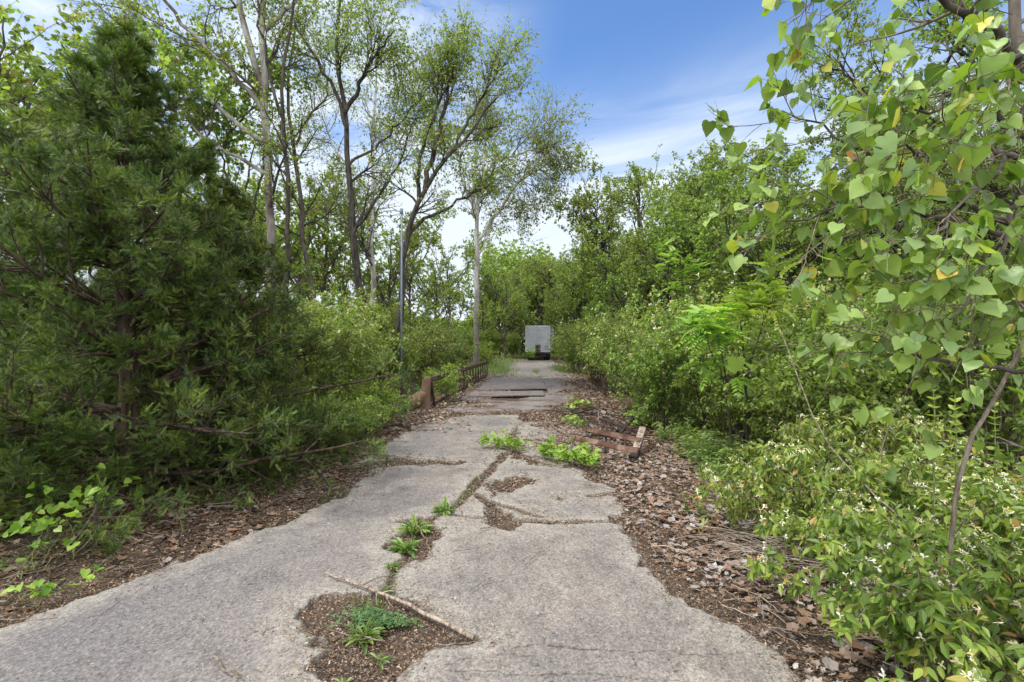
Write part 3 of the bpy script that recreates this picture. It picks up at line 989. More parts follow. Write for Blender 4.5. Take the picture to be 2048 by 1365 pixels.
def make_tree(name, limbs, mats, leaf_m, tpl=RH, leaf=0.07, n1=8, l1=2.2, n2=6, l2=0.9, n3=4, l3=0.4, nl=5, up=0.25, t1=(0.3, 1.0), ang=48, seed=0, loc=(0, 0, 0), wob=0.04, sides=9, vr=(0, 1), fall=0.5, label='', cat='tree', droop=0.2, minr=0.0, group=None, smooth_leaf=False):
    """limbs: list of (points, r0, r1); the first is the trunk"""
    global rng
    rng = np.random.default_rng(seed)
    loc = np.array(loc, float)
    root = thing(name, label, cat, tuple(loc), group=group)
    LP = np.array([resample(np.array(p, float) - loc, 16, wob) for p, a, b in limbs])
    LR = np.array([np.linspace(1, 0, 16) ** 0.8 * (a - b) + b for p, a, b in limbs])
    gt = Geo(); tubes(gt, LP, LR, sides)
    gt.obj('trunk', M[mats[0]], root, True)
    L1, r1, _ = spawn(LP, LR, n1, t1, ang, l1, 7, up, 0.12, 0.55, fall)
    l1n = np.linalg.norm(L1[:, -1] - L1[:, 0], axis=1) / max(l1, 1e-6)
    L2, r2, _ = spawn(L1, r1, n2, (0.15, 1.0), 45, l2 * (0.4 + 0.8 * l1n), 5, up * 0.6, 0.15, 0.6, 0.4)
    L3, r3, _ = spawn(L2, r2, n3, (0.1, 1.0), 45, l3, 4, 0.0, 0.2, 0.6, 0.3)
    gb = Geo(); tubes(gb, L1, np.maximum(r1, minr), 5); tubes(gb, L2, np.maximum(r2, minr * 0.6), 4); tubes(gb, L3, np.maximum(r3, minr * 0.4), 3)
    gb.obj('branches', M[mats[1]], root, True)
    gl = Geo()
    leaf_on(gl, tpl, L3, nl, leaf, (0.1, 1.0), 0.8, droop, 1.0, 0.7, vr=vr)
    leaf_on(gl, tpl, L2, max(1, nl // 2), leaf, (0.3, 1.0), 0.8, droop, 1.0, 0.7, vr=vr)
    gl.obj('crown', M[leaf_m], root, smooth_leaf)
    return root


# ---- cedars -------------------------------------------------------------
cedA = make_cedar(5.0, 2.4, 125, 1)
cedB = make_cedar(3.8, 1.75, 95, 2, 0.1)
place(cedA, 'tallest dark green cedar leaning over the left edge of the road', (X_at(250, 5.05), 5.05, 0), 0.4, 1.0)
place(cedB, 'smaller dark cedar with its pointed top left of the grey sycamore trunk', (X_at(455, 6.2), 6.2, 0), 2.0, (0.88, 0.88, 1.0))
place(cedA, 'dark cedar cut off by the left edge of the photo', (X_at(-90, 6.6), 6.6, 0), 2.6, (1.0, 1.0, 0.82))
place(cedB, 'low dark cedar filling the space behind the tallest cedar', (X_at(380, 8.6), 8.6, 0), 4.4, (1.25, 1.25, 1.05))
print('cedars')

# ---- tall trees on the left ------------------------------------------------
def pl(d, *pp):
    return [P(a, b, d) for a, b in pp]


def base(px, d):
    return np.array([X_at(px, d), d, -0.05])


def limbset(d, *specs):
    out = []
    for pts, a, b in specs:
        out.append(([P(x, y, d + (q[0] if q else 0)) for x, y, *q in pts], a, b))
    return out


TG = 'tall trees left of the bridge'
d = 17.0
make_tree('sycamore_tree', [([base(545, d)] + pl(d, (541, 480), (535, 280), (528, 120), (525, -60), (530, -400)), 0.165, 0.045)] + limbset(d,
    ([(530, 225), (480, 160), (400, 90), (325, 0), (250, -120, -1)], 0.10, 0.03),
    ([(534, 290), (480, 255), (400, 190), (290, 70), (200, -40, 1)], 0.09, 0.02),
    ([(536, 350), (450, 300), (400, 270), (330, 180, 1)], 0.07, 0.015),
    ([(530, 190), (490, 60), (470, -60), (430, -200, 1)], 0.12, 0.03),
    ([(532, 60), (570, 20), (640, -40), (700, -160, -1)], 0.08, 0.02)),
    ('bark_syc', 'bark_mid'), 'pale', HT, 0.095, 10, 2.6, 7, 1.4, 5, 1.00, 3, 0.12, seed=201, loc=base(545, d), minr=0.004,
    label='tall sycamore with a thick mottled grey trunk and long bare limbs reaching left', droop=0.6)
d = 15.5
make_tree('slender_tree', limbset(d, ([(570, 700), (577, 470), (580, 400), (566, 280), (556, 190), (580, 60), (605, -30), (640, -160)], 0.085, 0.025),
    ([(560, 230), (530, 120), (515, 0), (500, -150)], 0.05, 0.012)),
    ('bark_dark', 'bark_dark'), 'pale', OV, 0.088, 10, 1.9, 7, 1.1, 5, 0.81, 4, 0.2, seed=202, loc=base(570, d), minr=0.005,
    label='slender dark trunk bending beside the thick mottled sycamore', droop=0.5)
d = 19
make_tree('slender_tree', limbset(d, ([(632, 700), (622, 560), (600, 440), (592, 320), (580, 250), (575, 130), (600, 0)], 0.11, 0.025),
    ([(592, 290), (610, 240), (660, 190), (640, 90)], 0.05, 0.012)),
    ('bark_mid', 'bark_dark'), 'pale', OV, 0.088, 10, 2.0, 7, 1.1, 5, 0.81, 4, 0.2, seed=203, loc=base(632, d), minr=0.005,
    label='brown leaning trunk second to the right of the thick mottled sycamore', droop=0.5)
d = 16.5
make_tree('dark_trunk_tree', limbset(d, ([(728, 720), (722, 560), (703, 480), (698, 400), (697, 320), (694, 250), (680, 180), (672, 80), (690, -60)], 0.14, 0.025),
    ([(694, 260), (672, 190), (640, 130), (600, 70), (560, -30, 1)], 0.07, 0.015),
    ([(690, 225), (715, 190), (735, 130), (790, 60, -1)], 0.08, 0.015),
    ([(697, 330), (760, 290), (830, 220), (870, 150, 1)], 0.05, 0.012),
    ([(705, 470), (760, 390), (800, 320), (830, 240, 1)], 0.06, 0.012)),
    ('bark_dark', 'bark_dark'), 'pale', OV, 0.088, 11, 2.1, 8, 1.2, 6, 0.88, 4, 0.2, seed=204, loc=base(728, d), minr=0.005,
    label='dark upright trunk forking high above the shrubs midway between sycamore and grey pole', droop=0.5)
d = 15
make_tree('dark_trunk_tree', limbset(d, ([(792, 720), (800, 600), (808, 500), (822, 430), (850, 380), (885, 320), (940, 270), (1000, 190)], 0.12, 0.02),
    ([(850, 380), (880, 260), (900, 160), (920, 80)], 0.09, 0.015),
    ([(838, 400), (840, 310), (880, 190), (930, 120)], 0.07, 0.012),
    ([(812, 470), (880, 420), (960, 380), (1000, 330)], 0.06, 0.012),
    ([(900, 310), (960, 200), (1020, 110)], 0.05, 0.01)),
    ('bark_dark', 'bark_dark'), 'pale', OV, 0.075, 11, 1.5, 7, 0.9, 5, 0.62, 5, 0.3, seed=205, loc=base(792, d), minr=0.005, t1=(0.45, 1.0),
    label='dark trunk curving right above the grey pole under a leafy pointed crown', droop=0.5)
d = 28
make_tree('white_sycamore', limbset(d, ([(951, 735), (953, 600), (952, 500), (953, 430), (962, 370), (968, 290), (985, 200)], 0.17, 0.04),
    ([(953, 430), (935, 390), (920, 340), (915, 270)], 0.11, 0.03),
    ([(950, 430), (946, 370), (952, 300), (955, 230)], 0.10, 0.03),
    ([(965, 345), (1000, 320), (1050, 305), (1090, 285)], 0.09, 0.02),
    ([(966, 375), (1000, 355), (1030, 350), (1070, 340)], 0.07, 0.02),
    ([(955, 480), (985, 440), (1020, 390), (1060, 340), (1110, 310)], 0.10, 0.02),
    ([(955, 520), (990, 430), (1010, 415)], 0.05, 0.02),
    ([(970, 300), (1000, 290), (1060, 270), (1120, 290)], 0.05, 0.015)),
    ('bark_white', 'bark_mid'), 'pale', OV, 0.12, 10, 2.6, 7, 1.6, 5, 1.12, 4, 0.05, seed=206, loc=base(951, d), minr=0.01, t1=(0.45, 1.0),
    label='white barked sycamore forking into pale limbs behind the rusty rail', droop=0.6, sides=10)
d = 24
make_tree('white_sycamore', limbset(d, ([(735, 735), (745, 600), (742, 450), (747, 300), (750, 200), (752, 120)], 0.15, 0.03),
    ([(745, 400), (770, 330), (800, 290), (830, 200)], 0.06, 0.02),
    ([(745, 420), (700, 330), (660, 290), (640, 200)], 0.06, 0.02),
    ([(742, 500), (690, 440), (660, 400)], 0.05, 0.02)),
    ('bark_white', 'bark_mid'), 'pale', OV, 0.08, 10, 2.6, 7, 1.6, 5, 1.12, 4, 0.1, seed=207, loc=base(735, d), minr=0.007,
    label='thin pale trunk standing behind the dark upright trunk', droop=0.6)


def woodland_proto(name, H_, spread, seed, mats, leaf_m, leaf=0.10, n1=11, trunk_r=0.13, nl=5, tpl=RH, dense=1.0, low=0.25):
    r = np.random.default_rng(seed + 999)
    limbs = [([(0, 0, -0.1), (r.uniform(-.3, .3), r.uniform(-.3, .3), H_ * 0.35), (r.uniform(-.5, .5), r.uniform(-.5, .5), H_ * 0.7), (r.uniform(-.5, .5), r.uniform(-.5, .5), H_ * 0.86)], trunk_r, 0.02)]
    for i in range(6):
        az = i * 1.05 + r.uniform(-.4, .4); h0 = H_ * (0.15 + 0.42 * i / 5 + r.uniform(-0.04, 0.04))
        s = spread * r.uniform(0.55, 1.0)
        limbs.append(([(0, 0, h0), (np.cos(az) * s * 0.4, np.sin(az) * s * 0.4, h0 + H_ * 0.14), (np.cos(az) * s * 0.8, np.sin(az) * s * 0.8, h0 + H_ * r.uniform(0.24, 0.36)), (np.cos(az) * s, np.sin(az) * s, h0 + H_ * r.uniform(0.32, 0.40))], trunk_r * 0.5, 0.012))
    return make_tree(name, limbs, mats, leaf_m, tpl, leaf, n1, spread * 0.62, 6, spread * 0.27, 4, spread * 0.11, nl, 0.15, t1=(low, 1.0), seed=seed, minr=0.006, wob=0.05, droop=0.35)


wA = woodland_proto('woodland_tree', 9.0, 3.2, 301, ('bark_mid', 'bark_dark'), 'wood_leaf', 0.11, 12, nl=7)
wB = woodland_proto('woodland_tree', 8.0, 3.0, 302, ('bark_dark', 'bark_dark'), 'wood_leaf', 0.10, 12, nl=6, tpl=OV)
wC = woodland_proto('woodland_tree', 11.0, 3.4, 303, ('bark_mid', 'bark_mid'), 'pale', 0.12, 9, nl=3, tpl=HT, low=0.35)
wD = woodland_proto('woodland_tree', 7.0, 2.6, 304, ('bark_dark', 'bark_dark'), 'shrub', 0.09, 12, nl=6, tpl=PIN if False else OV, low=0.15)
wN = woodland_proto('woodland_tree', 7.0, 2.4, 305, ('bark_dark', 'bark_dark'), 'wood_leaf', 0.06, 14, nl=9, low=0.2, trunk_r=0.09)

prng = np.random.default_rng(77)


def put(proto, px, d, s, label, group=None, sz=None, cat=None, z=0.0):
    sc = (s, s, s if sz is None else sz)
    x = X_at(px, d)
    return place(proto, label, (x, d, z + float(slope(d))), prng.uniform(0, 6.28), sc, group, cat)


# right-hand tree line, near to far
put(wN, 2120, 7.5, 1.15, 'dense small-leaved tree rising behind the big heart-shaped leaves at the right edge')
put(wN, 1880, 9.2, 1.15, 'leafy tree whose crown slopes down behind the overhanging heart-shaped leaves')
put(wB, 1720, 12.0, 0.92, 'leafy tree with a rounded shoulder where the sky meets the right hand thicket')
put(wC, 1500, 15.5, 0.7, 'thin topped tree with brown twigs poking above the right hand thicket')
put(wA, 1400, 18, 1.0, 'green tree left of the thin topped one above the white flowering shrubs')
put(wA, 1285, 21, 1.16, 'rounded green tree at the left end of the right hand tree line')
put(wB, 1225, 27, 1.3, 'green tree behind the leftmost rounded one, above the trailer roof')
put(wD, 1570, 11.5, 0.8, 'low dark green tree behind the pinnate saplings')
put(wD, 1330, 14.8, 0.95, 'low dark tree with bare lower stems behind the flowering shrubs')
put(wA, 1990, 13, 1.0, 'background tree showing between the heart-shaped leaves at far right')
put(wD, 1180, 34, 1.1, 'low green tree hanging over the right side of the white trailer')
GB = 'woodland trees in the far background'
far_lab = 'pale green woodland tree in the far background behind the road'
for px, dd, pr, s in [(1130, 50, wA, 1.25), (1085, 58, wB, 1.5), (1040, 60, wA, 1.35), (1000, 52, wB, 1.15), (965, 58, wC, 1.1), (1010, 45, wC, 0.9), (1160, 44, wB, 1.2), (1240, 40, wA, 1.2), (1330, 34, wB, 1.2), (1450, 30, wA, 1.1), (1600, 26, wB, 1.2), (1800, 22, wA, 1.1), (2050, 20, wB, 1.2)]:
    put(pr, px, dd, s, far_lab, GB)
GL = 'thin leaved trees standing behind the left hand shrubs'
lab = 'thin leaved woodland tree standing behind the left hand shrubs'
for px, dd, pr, s in [(900, 48, wC, 1.2), (870, 38, wC, 0.85), (820, 42, wC, 1.15), (780, 30, wC, 0.9), (690, 32, wC, 0.8), (650, 26, wC, 1.0), (600, 34, wC, 1.2), (500, 22, wC, 1.1), (430, 28, wC, 1.3), (330, 18, wC, 1.1), (230, 24, wC, 1.3), (130, 16, wC, 1.15), (40, 20, wC, 1.3), (-60, 14, wC, 1.1), (-160, 18, wC, 1.2), (740, 48, wC, 1.2), (560, 44, wC, 1.3), (400, 40, wC, 1.4), (200, 36, wC, 1.4), (0, 32, wC, 1.3)]:
    put(pr, px, dd, s, lab, GL)
print('trees')

# ---- shrubs ----------------------------------------------------------------
hsA = make_shrub('honeysuckle_shrub', 2.6, 1.7, M['honeysuckle'], RH, 0.07, 18, 12, 7, 8, flowers=0.35, seed=401, fsize=0.055)
hsB = make_shrub('honeysuckle_shrub', 2.3, 1.6, M['shrub'], RH, 0.07, 18, 12, 7, 8, flowers=0.12, seed=402, fsize=0.055)
shC = make_shrub('leafy_shrub', 2.4, 1.5, M['shrub'], OV, 0.08, 16, 11, 6, 7, seed=403, upr=0.1)
shD = make_shrub('leafy_shrub', 1.2, 0.9, M['bright'], OV, 0.055, 12, 8, 5, 5, seed=404)
shE = make_shrub('leafy_shrub', 0.9, 0.8, M['shrub'], RH, 0.045, 12, 8, 5, 6, seed=405, low=0.05)

S = []
put(hsB, 1150, 24.5, 0.95, 'flowering shrub past the far end of the right rail')
put(hsA, 1200, 18.5, 1.0, 'white flowered shrub hiding the far half of the right rail')
put(hsA, 1245, 14.8, 0.88, 'white flowered shrub spilling over the near end of the right rail')
put(hsA, 1300, 11.2, 0.92, 'pale green flowering shrub behind the scrap metal frame')
put(hsB, 1322, 8.8, 0.7, 'low rounded flowering shrub just right of the scrap metal frame')
put(hsA, 1430, 8.9, 0.95, 'large honeysuckle with white blossom left of the pinnate saplings')
put(hsA, 1555, 8.2, 0.98, 'honeysuckle covered in small white flowers directly behind the pinnate saplings')
put(hsB, 1690, 7.8, 1.0, 'dense green honeysuckle between the saplings and the hanging heart-shaped leaves')
put(hsB, 1830, 6.3, 0.95, 'dense green shrub behind the tall upright shoots')
put(hsB, 1990, 5.4, 1.0, 'shaded green shrub at the right edge behind the grey curved branch')
put(shC, 1640, 5.6, 0.62, 'mid green shrub with blossom on low arching stems right of the saplings')
put(hsB, 1475, 7.5, 0.62, 'low flowering shrub at the feet of the pinnate saplings')
put(hsA, 1610, 6.9, 0.72, 'pale flowering shrub leaning over the near honeysuckle from behind')
put(shC, 1170, 33, 1.0, 'bright leafy shrub just right of the white trailer')
put(shC, 1130, 42, 0.9, 'shrub growing against the right side of the white trailer')
put(shC, 1455, 13.0, 1.35, 'tall leafy shrub above the large honeysuckle')
put(shC, 1760, 10.0, 1.3, 'tall leafy shrub behind the dense green honeysuckle')
# left side
put(hsB, 650, 8.8, 0.85, 'green shrub touching the right hand edge of the cedars')
put(hsA, 655, 10.8, 0.95, 'pale flowering shrub left of the grey pole')
put(shC, 690, 13.5, 1.15, 'tall shrub below the dark upright trunk')
put(hsB, 770, 15.6, 0.75, 'shrub at the foot of the grey pole')
put(hsA, 845, 17.0, 0.86, 'white flecked shrub behind the near half of the left rail')
put(hsA, 895, 21.5, 0.80, 'white flecked shrub behind the far half of the left rail')
put(shC, 800, 20, 1.1, 'leafy shrub behind the grey pole')
put(shD, 752, 8.9, 0.78, 'bright low bush left of the rusty end post')
put(shD, 890, 13.0, 0.8, 'small bright bush growing through the near gap of the left rail')
put(shE, 700, 7.6, 0.85, 'low green bush at the road edge beside the cedars')
put(shE, 765, 10.0, 0.6, 'low green bush in front of the rusty end post')
put(shE, 668, 7.0, 0.75, 'low leafy bush at the tip of the cedar shade')
put(shE, 735, 8.6, 0.8, 'low leafy bush between the bright bush and the cedars')
put(shD, 708, 8.0, 0.55, 'small bright bush just left of the vine on the left road edge')
put(shC, 925, 31, 0.95, 'shrub at the foot of the white sycamore')
put(shD, 968, 30, 1.25, 'yellow green bush at the far end of the left rail')
put(shC, 985, 50, 1.2, 'dark rounded bush where the road bends left')
put(shC, 1025, 56, 1.1, 'bush behind the left side of the white trailer')
put(hsB, 540, 11, 1.1, 'shrub glimpsed through the right hand cedar')
put(hsB, 400, 12, 1.2, 'shrub glimpsed between the two cedars')
put(shC, 250, 11, 1.2, 'shrub glimpsed low behind the tallest cedar trunk')
put(shC, 80, 9.5, 1.1, 'shrub glimpsed through the leftmost cedar')
for px, dd in [(600, 17), (480, 17), (340, 17), (150, 15), (-40, 13), (860, 30), (700, 24), (600, 30), (450, 34), (300, 26), (100, 24), (-100, 20), (1300, 24), (1420, 22), (1600, 18), (1900, 14), (2150, 10), (940, 44), (880, 52), (1200, 52), (1300, 40), (780, 40), (2250, 6)]:
    put(shC if prng.uniform() < 0.5 else hsB, px, dd, 1.25, 'background shrub filling the understorey between the tree trunks', 'background shrubs between the tree trunks')
print('shrubs')


# near honeysuckle bottom right ---------------------------------------------------
nearA = make_shrub('honeysuckle_shrub', 0.95, 1.2, M['honeysuckle'], OVL, 0.06, 20, 10, 5, 5, flowers=0.34, seed=411, arch=0.8, droop=0.6, r0=0.012, fsize=0.03, low=0.1, fseg=4)
nearB = make_shrub('honeysuckle_shrub', 0.85, 1.05, M['honeysuckle'], OVL, 0.055, 18, 10, 5, 5, flowers=0.34, seed=412, arch=0.8, droop=0.6, fsize=0.03, low=0.08, fseg=4)
place(nearA, 'near honeysuckle sprawling over dead leaves in the bottom right corner', (2.12, 2.12, 0), 0.3, (0.95, 0.95, 0.85))
place(nearB, 'near honeysuckle with cream flowers above the heap of dry stems', (2.45, 3.7, 0), 1.3, (1.0, 1.0, 1.0))
place(nearB, 'near honeysuckle cut off by the right edge beside the grey curved branch', (3.3, 3.0, 0), 2.9, (1.1, 1.1, 1.0))
place(nearA, 'leafy honeysuckle behind the near ones at the foot of the upright shoots', (3.2, 4.4, 0), 4.2, (1.1, 1.1, 1.0))


def feather_weeds(label, pts, h, seed, mat='weed', group=None, tpl=LANCE, leaf=0.07, name='weed_clump', n=14, spread=0.25, nl=26):
    global rng
    rng = np.random.default_rng(seed)
    x0, y0 = pts
    root = thing(name, label, 'weed', (x0, y0, 0), group=group)
    a = rng.uniform(0, 2 * np.pi, n); r = spread * np.sqrt(rng.uniform(0, 1, n))
    b = np.stack([np.cos(a) * r, np.sin(a) * r, np.full(n, -0.03)], 1)
    d = nrm(np.stack([np.cos(a) * 0.25, np.sin(a) * 0.25, np.ones(n)], 1) + rng.normal(0, 0.08, (n, 3)))
    hh = h * rng.uniform(0.6, 1.1, n)
    K = 6
    paths = b[:, None] + d[:, None] * (np.linspace(0, 1, K)[None, :, None] * hh[:, None, None]) + rng.normal(0, 0.008, (n, K, 3))
    gs = Geo(); tubes(gs, paths, np.full((n, K), 0.003) * np.linspace(1, 0.5, K)[None], 3)
    gs.obj('stems', M['green_stem'], root)
    gl = Geo(); leaf_on(gl, tpl, paths, nl, leaf, (0.15, 1.0), 0.75, 0.05, 1.0, 0.4)
    gl.obj('foliage', M[mat], root)
    return root


fw = feather_weeds('w', (0, 0), 0.42, 501, n=22, spread=0.32)
GW = 'feathery weeds at the foot of the right hand shrubs'
for i, (px, py) in enumerate([(1385, 905), (1330, 885), (1420, 950), (1450, 985), (1400, 925), (1470, 930), (1350, 860), (1300, 850), (1520, 960)]):
    q = GP(px, py)
    place(fw, 'feathery green weed clump along the foot of the right hand shrubs', (q[0] + 0.15, q[1] + 0.2, 0), i * 1.3, 0.8 + 0.1 * (i % 3), GW)
q = GP(1390, 1030); feather_weeds('lone feathery weed standing in the dead leaves of the right verge', q[:2], 0.24, 502, n=6, spread=0.07, leaf=0.05, nl=18)
q = GP(490, 1012); feather_weeds('small leafy weed in brown needles at the cedar edge', q[:2], 0.14, 503, n=7, spread=0.05, leaf=0.07, nl=6)


# pinnate saplings ----------------------------------------------------------------
def saplings():
    global rng
    specs = [
        ('sapling with two slim dark stems and drooping pinnate leaves', [([(1492, 905), (1495, 800), (1492, 720), (1478, 640), (1470, 590)], 0.022, 0.006), ([(1494, 760), (1520, 660), (1545, 600), (1556, 560)], 0.010, 0.004)], 6.1, 601, 0.24),
        ('shorter brown stemmed sapling left of the two stemmed one', [([(1468, 912), (1458, 840), (1452, 760), (1440, 690), (1425, 640)], 0.016, 0.005), ([(1455, 780), (1420, 700), (1410, 650)], 0.007, 0.003)], 6.0, 602, 0.22),
        ('dark stemmed pinnate tree rising above the flowering shrubs', [([(1385, 900), (1375, 700), (1370, 600), (1360, 520)], 0.03, 0.01), ([(1372, 640), (1340, 560), (1330, 500)], 0.014, 0.006), ([(1372, 620), (1410, 540), (1420, 480)], 0.014, 0.006)], 11.5, 603, 0.2)]
    for lab, limbs, d, seed, L in specs:
        rng = np.random.default_rng(seed)
        px, py = limbs[0][0][0]
        b0 = np.array([X_at(px, d), d, -0.03])
        root = thing('pinnate_sapling', lab, 'sapling', tuple(b0))
        LP = np.array([resample([(P(x, y, d) if j or k else b0) - b0 for j, (x, y) in enumerate(p)], 10, 0.01) for k, (p, a, b) in enumerate(limbs)])
        LR = np.array([np.linspace(a, b, 10) for p, a, b in limbs])
        gt = Geo(); tubes(gt, LP, LR, 6)
        L1, r1, _ = spawn(LP, LR, 6, (0.35, 1.0), 50, 0.45, 5, 0.3, 0.1, 0.6, 0.4)
        tubes(gt, L1, r1, 4)
        gt.obj('stems', M['bark_dark'], root, True)
        gl = Geo()
        tip = np.concatenate([LP[:, 5:], L1[:, :, :].reshape(-1, 5, 3)], 0) if LP[:, 5:].shape[1] == 5 else L1
        leaf_on(gl, PIN, tip, 9, L, (0.3, 1.0), 0.8, -0.25, 1.2, 0.3)
        gl.obj('foliage', M['bright'], root)


saplings()


# big heart-leaved tree just right of the frame ---------------------------------------
def heart_tree():
    def q(*pp): return [P(x, y, d) for x, y, d in pp]
    limbs = [
        (q((2330, 1480, 1.85), (2180, 700, 2.0), (2080, 200, 2.1), (2036, 40, 2.15), (1990, -200, 2.3)), 0.036, 0.016),
        (q((2050, 130, 2.1), (1950, 40, 2.0), (1850, -20, 1.9), (1700, -40, 1.8), (1600, 0, 1.75)), 0.018, 0.003),
        (q((2090, 330, 2.0), (1960, 300, 1.9), (1860, 310, 1.8), (1780, 300, 1.8)), 0.014, 0.003),
        (q((2090, 480, 2.0), (1900, 400, 2.0), (1700, 290, 2.05), (1600, 240, 2.1), (1565, 222, 2.1)), 0.014, 0.002),
        (q((2100, 500, 2.0), (1900, 440, 1.9), (1750, 400, 1.85), (1640, 420, 1.85), (1530, 445, 1.85)), 0.013, 0.002),
        (q((2120, 640, 1.9), (1990, 600, 1.8), (1900, 560, 1.75), (1800, 570, 1.75)), 0.013, 0.002),
        (q((2140, 740, 1.9), (2000, 735, 1.85), (1850, 725, 1.85), (1740, 680, 1.85), (1690, 672, 1.85)), 0.012, 0.002),
        (q((2060, 100, 2.1), (1980, 160, 1.8), (1900, 200, 1.7), (1830, 220, 1.6)), 0.012, 0.003),
        (q((2060, 200, 2.1), (1990, 330, 1.75), (1940, 400, 1.65), (1860, 470, 1.6)), 0.012, 0.003),
        (q((2080, 300, 2.1), (2020, 480, 1.75), (1960, 560, 1.7), (1900, 640, 1.65)), 0.012, 0.003),
    ]
    return make_tree('heart_leaf_tree', limbs, ('bark_mid', 'twig'), 'heart', HTF, 0.052, 11, 0.42, 4, 0.22, 1, 0.09, 2, -0.05, t1=(0.25, 1.0), ang=45, seed=707, loc=(P(2330, 1480, 1.85)[0], 1.85, 0), wob=0.012,
                     label='tree at the right edge with large hanging heart-shaped leaves', droop=0.9, minr=0.002, fall=0.35, smooth_leaf=True)


heart_tree()
print('near')


# tall upright shoots with paired leaves -------------------------------------------------
def shoot(px, top, d, seed, label, h0=0.0, leaf=0.085, mat='honeysuckle', lean=0.0):
    global rng
    rng = np.random.default_rng(seed)
    x = X_at(px, d); H_ = EYE - (top - 682.5) / FPX * d
    root = thing('upright_shoot', label, 'shoot', (x, d, 0))
    p = resample([(0, 0, -0.03), (lean * .4, 0, H_ * 0.5), (lean, 0, H_)], 12, 0.004)
    gs = Geo(); tubes(gs, p, np.linspace(0.007, 0.003, 12), 6); gs.obj('stem', M['green_stem'], root, True)
    gl = Geo()
    n = int(H_ / 0.055)
    for i in range(n):
        t = 0.18 + 0.82 * i / n; u = t * 11; k = min(int(u), 10); f = u - k
        pos = p[k] * (1 - f) + p[k + 1] * f
        a0 = (i % 2) * 1.57 + rng.uniform(-.3, .3)
        s = leaf * (0.55 + 0.6 * (1 - t)) * rng.uniform(0.8, 1.1)
        for a in (a0, a0 + math.pi):
            dd = np.array([[math.cos(a), math.sin(a), 0.25 + 0.9 * max(0, t - 0.8) / 0.2]])
            leaves(gl, OV, pos[None], dd, np.array([[rng.normal(0, .15), rng.normal(0, .15), 1.0]]), s, np.array([0.55 + 0.4 * t * rng.uniform(0.5, 1)]))
    gl.obj('foliage', M[mat], root)


shoot(1868, 735, 2.75, 801, 'tallest upright green shoot with paired leaves, left of the curved branch')
shoot(1910, 790, 2.95, 802, 'upright green shoot just right of the tallest shoot')
shoot(1755, 905, 3.3, 803, 'short upright shoot with reddish tip left of the two tall shoots', lean=0.03)
shoot(1680, 960, 3.9, 804, 'short upright shoot beyond the cream flowered honeysuckle', lean=-0.04)
shoot(1990, 800, 3.6, 805, 'upright shoot at the right edge behind the curved branch')

# curved bare branch
def stick(name, label, pts, r0, r1, mat='twig', cat='branch', K=14, wob=0.004, sides=7, twigs=0, tl=0.15, group=None):
    pts = [np.array(p, float) for p in pts]
    b0 = pts[0].copy()
    p = resample([q - b0 for q in pts], K, wob)[None]
    r = np.linspace(r0, r1, K)[None]
    root = None
    ge = Geo(); tubes(ge, p, r, sides, cap=True)
    if twigs:
        L1, r1_, _ = spawn(p, r, twigs, (0.1, 0.95), 40, tl, 5, 0.0, 0.1, 0.5, 0.3)
        L1[:, :, 2] = np.maximum(L1[:, :, 2], -b0[2] + 0.015)
        tubes(ge, L1, np.maximum(r1_, 0.0012), 4)
    o = ge.obj(name, M[mat], smooth=True, loc=tuple(b0))
    return tag(o, label, cat, group)


rng = np.random.default_rng(900)
stick('curved_branch', 'bare grey branch curving up to the right edge', [(X_at(1900, 2.2), 2.2, -0.02)] + [P(x, y, 2.2) for x, y in ((1903, 1100), (1908, 1000), (1928, 905), (1975, 820), (2030, 720), (2090, 600))], 0.011, 0.008, cat='branch', K=20, wob=0.003, twigs=4, tl=0.3)
stick('arching_stem', 'thin grey stem arching down through the near honeysuckle', [P(1560, 660, 5.2), P(1640, 870, 4.2), P(1720, 965, 3.4), P(1830, 1060, 2.9), P(1950, 1150, 2.6)], 0.006, 0.005, twigs=5, tl=0.25)
q0, q1 = GP(652, 1152), GP(948, 1282)
stick('fallen_branch', 'long peeled branch lying across the road beside the weed patch', [(q0[0], q0[1], 0.022), (*((q0 + q1)[:2] / 2 + np.array([0.01, 0.02])), 0.03), (q1[0], q1[1], 0.018)], 0.006, 0.0145, 'old_wood', K=14, wob=0.0025, twigs=5, tl=0.2)


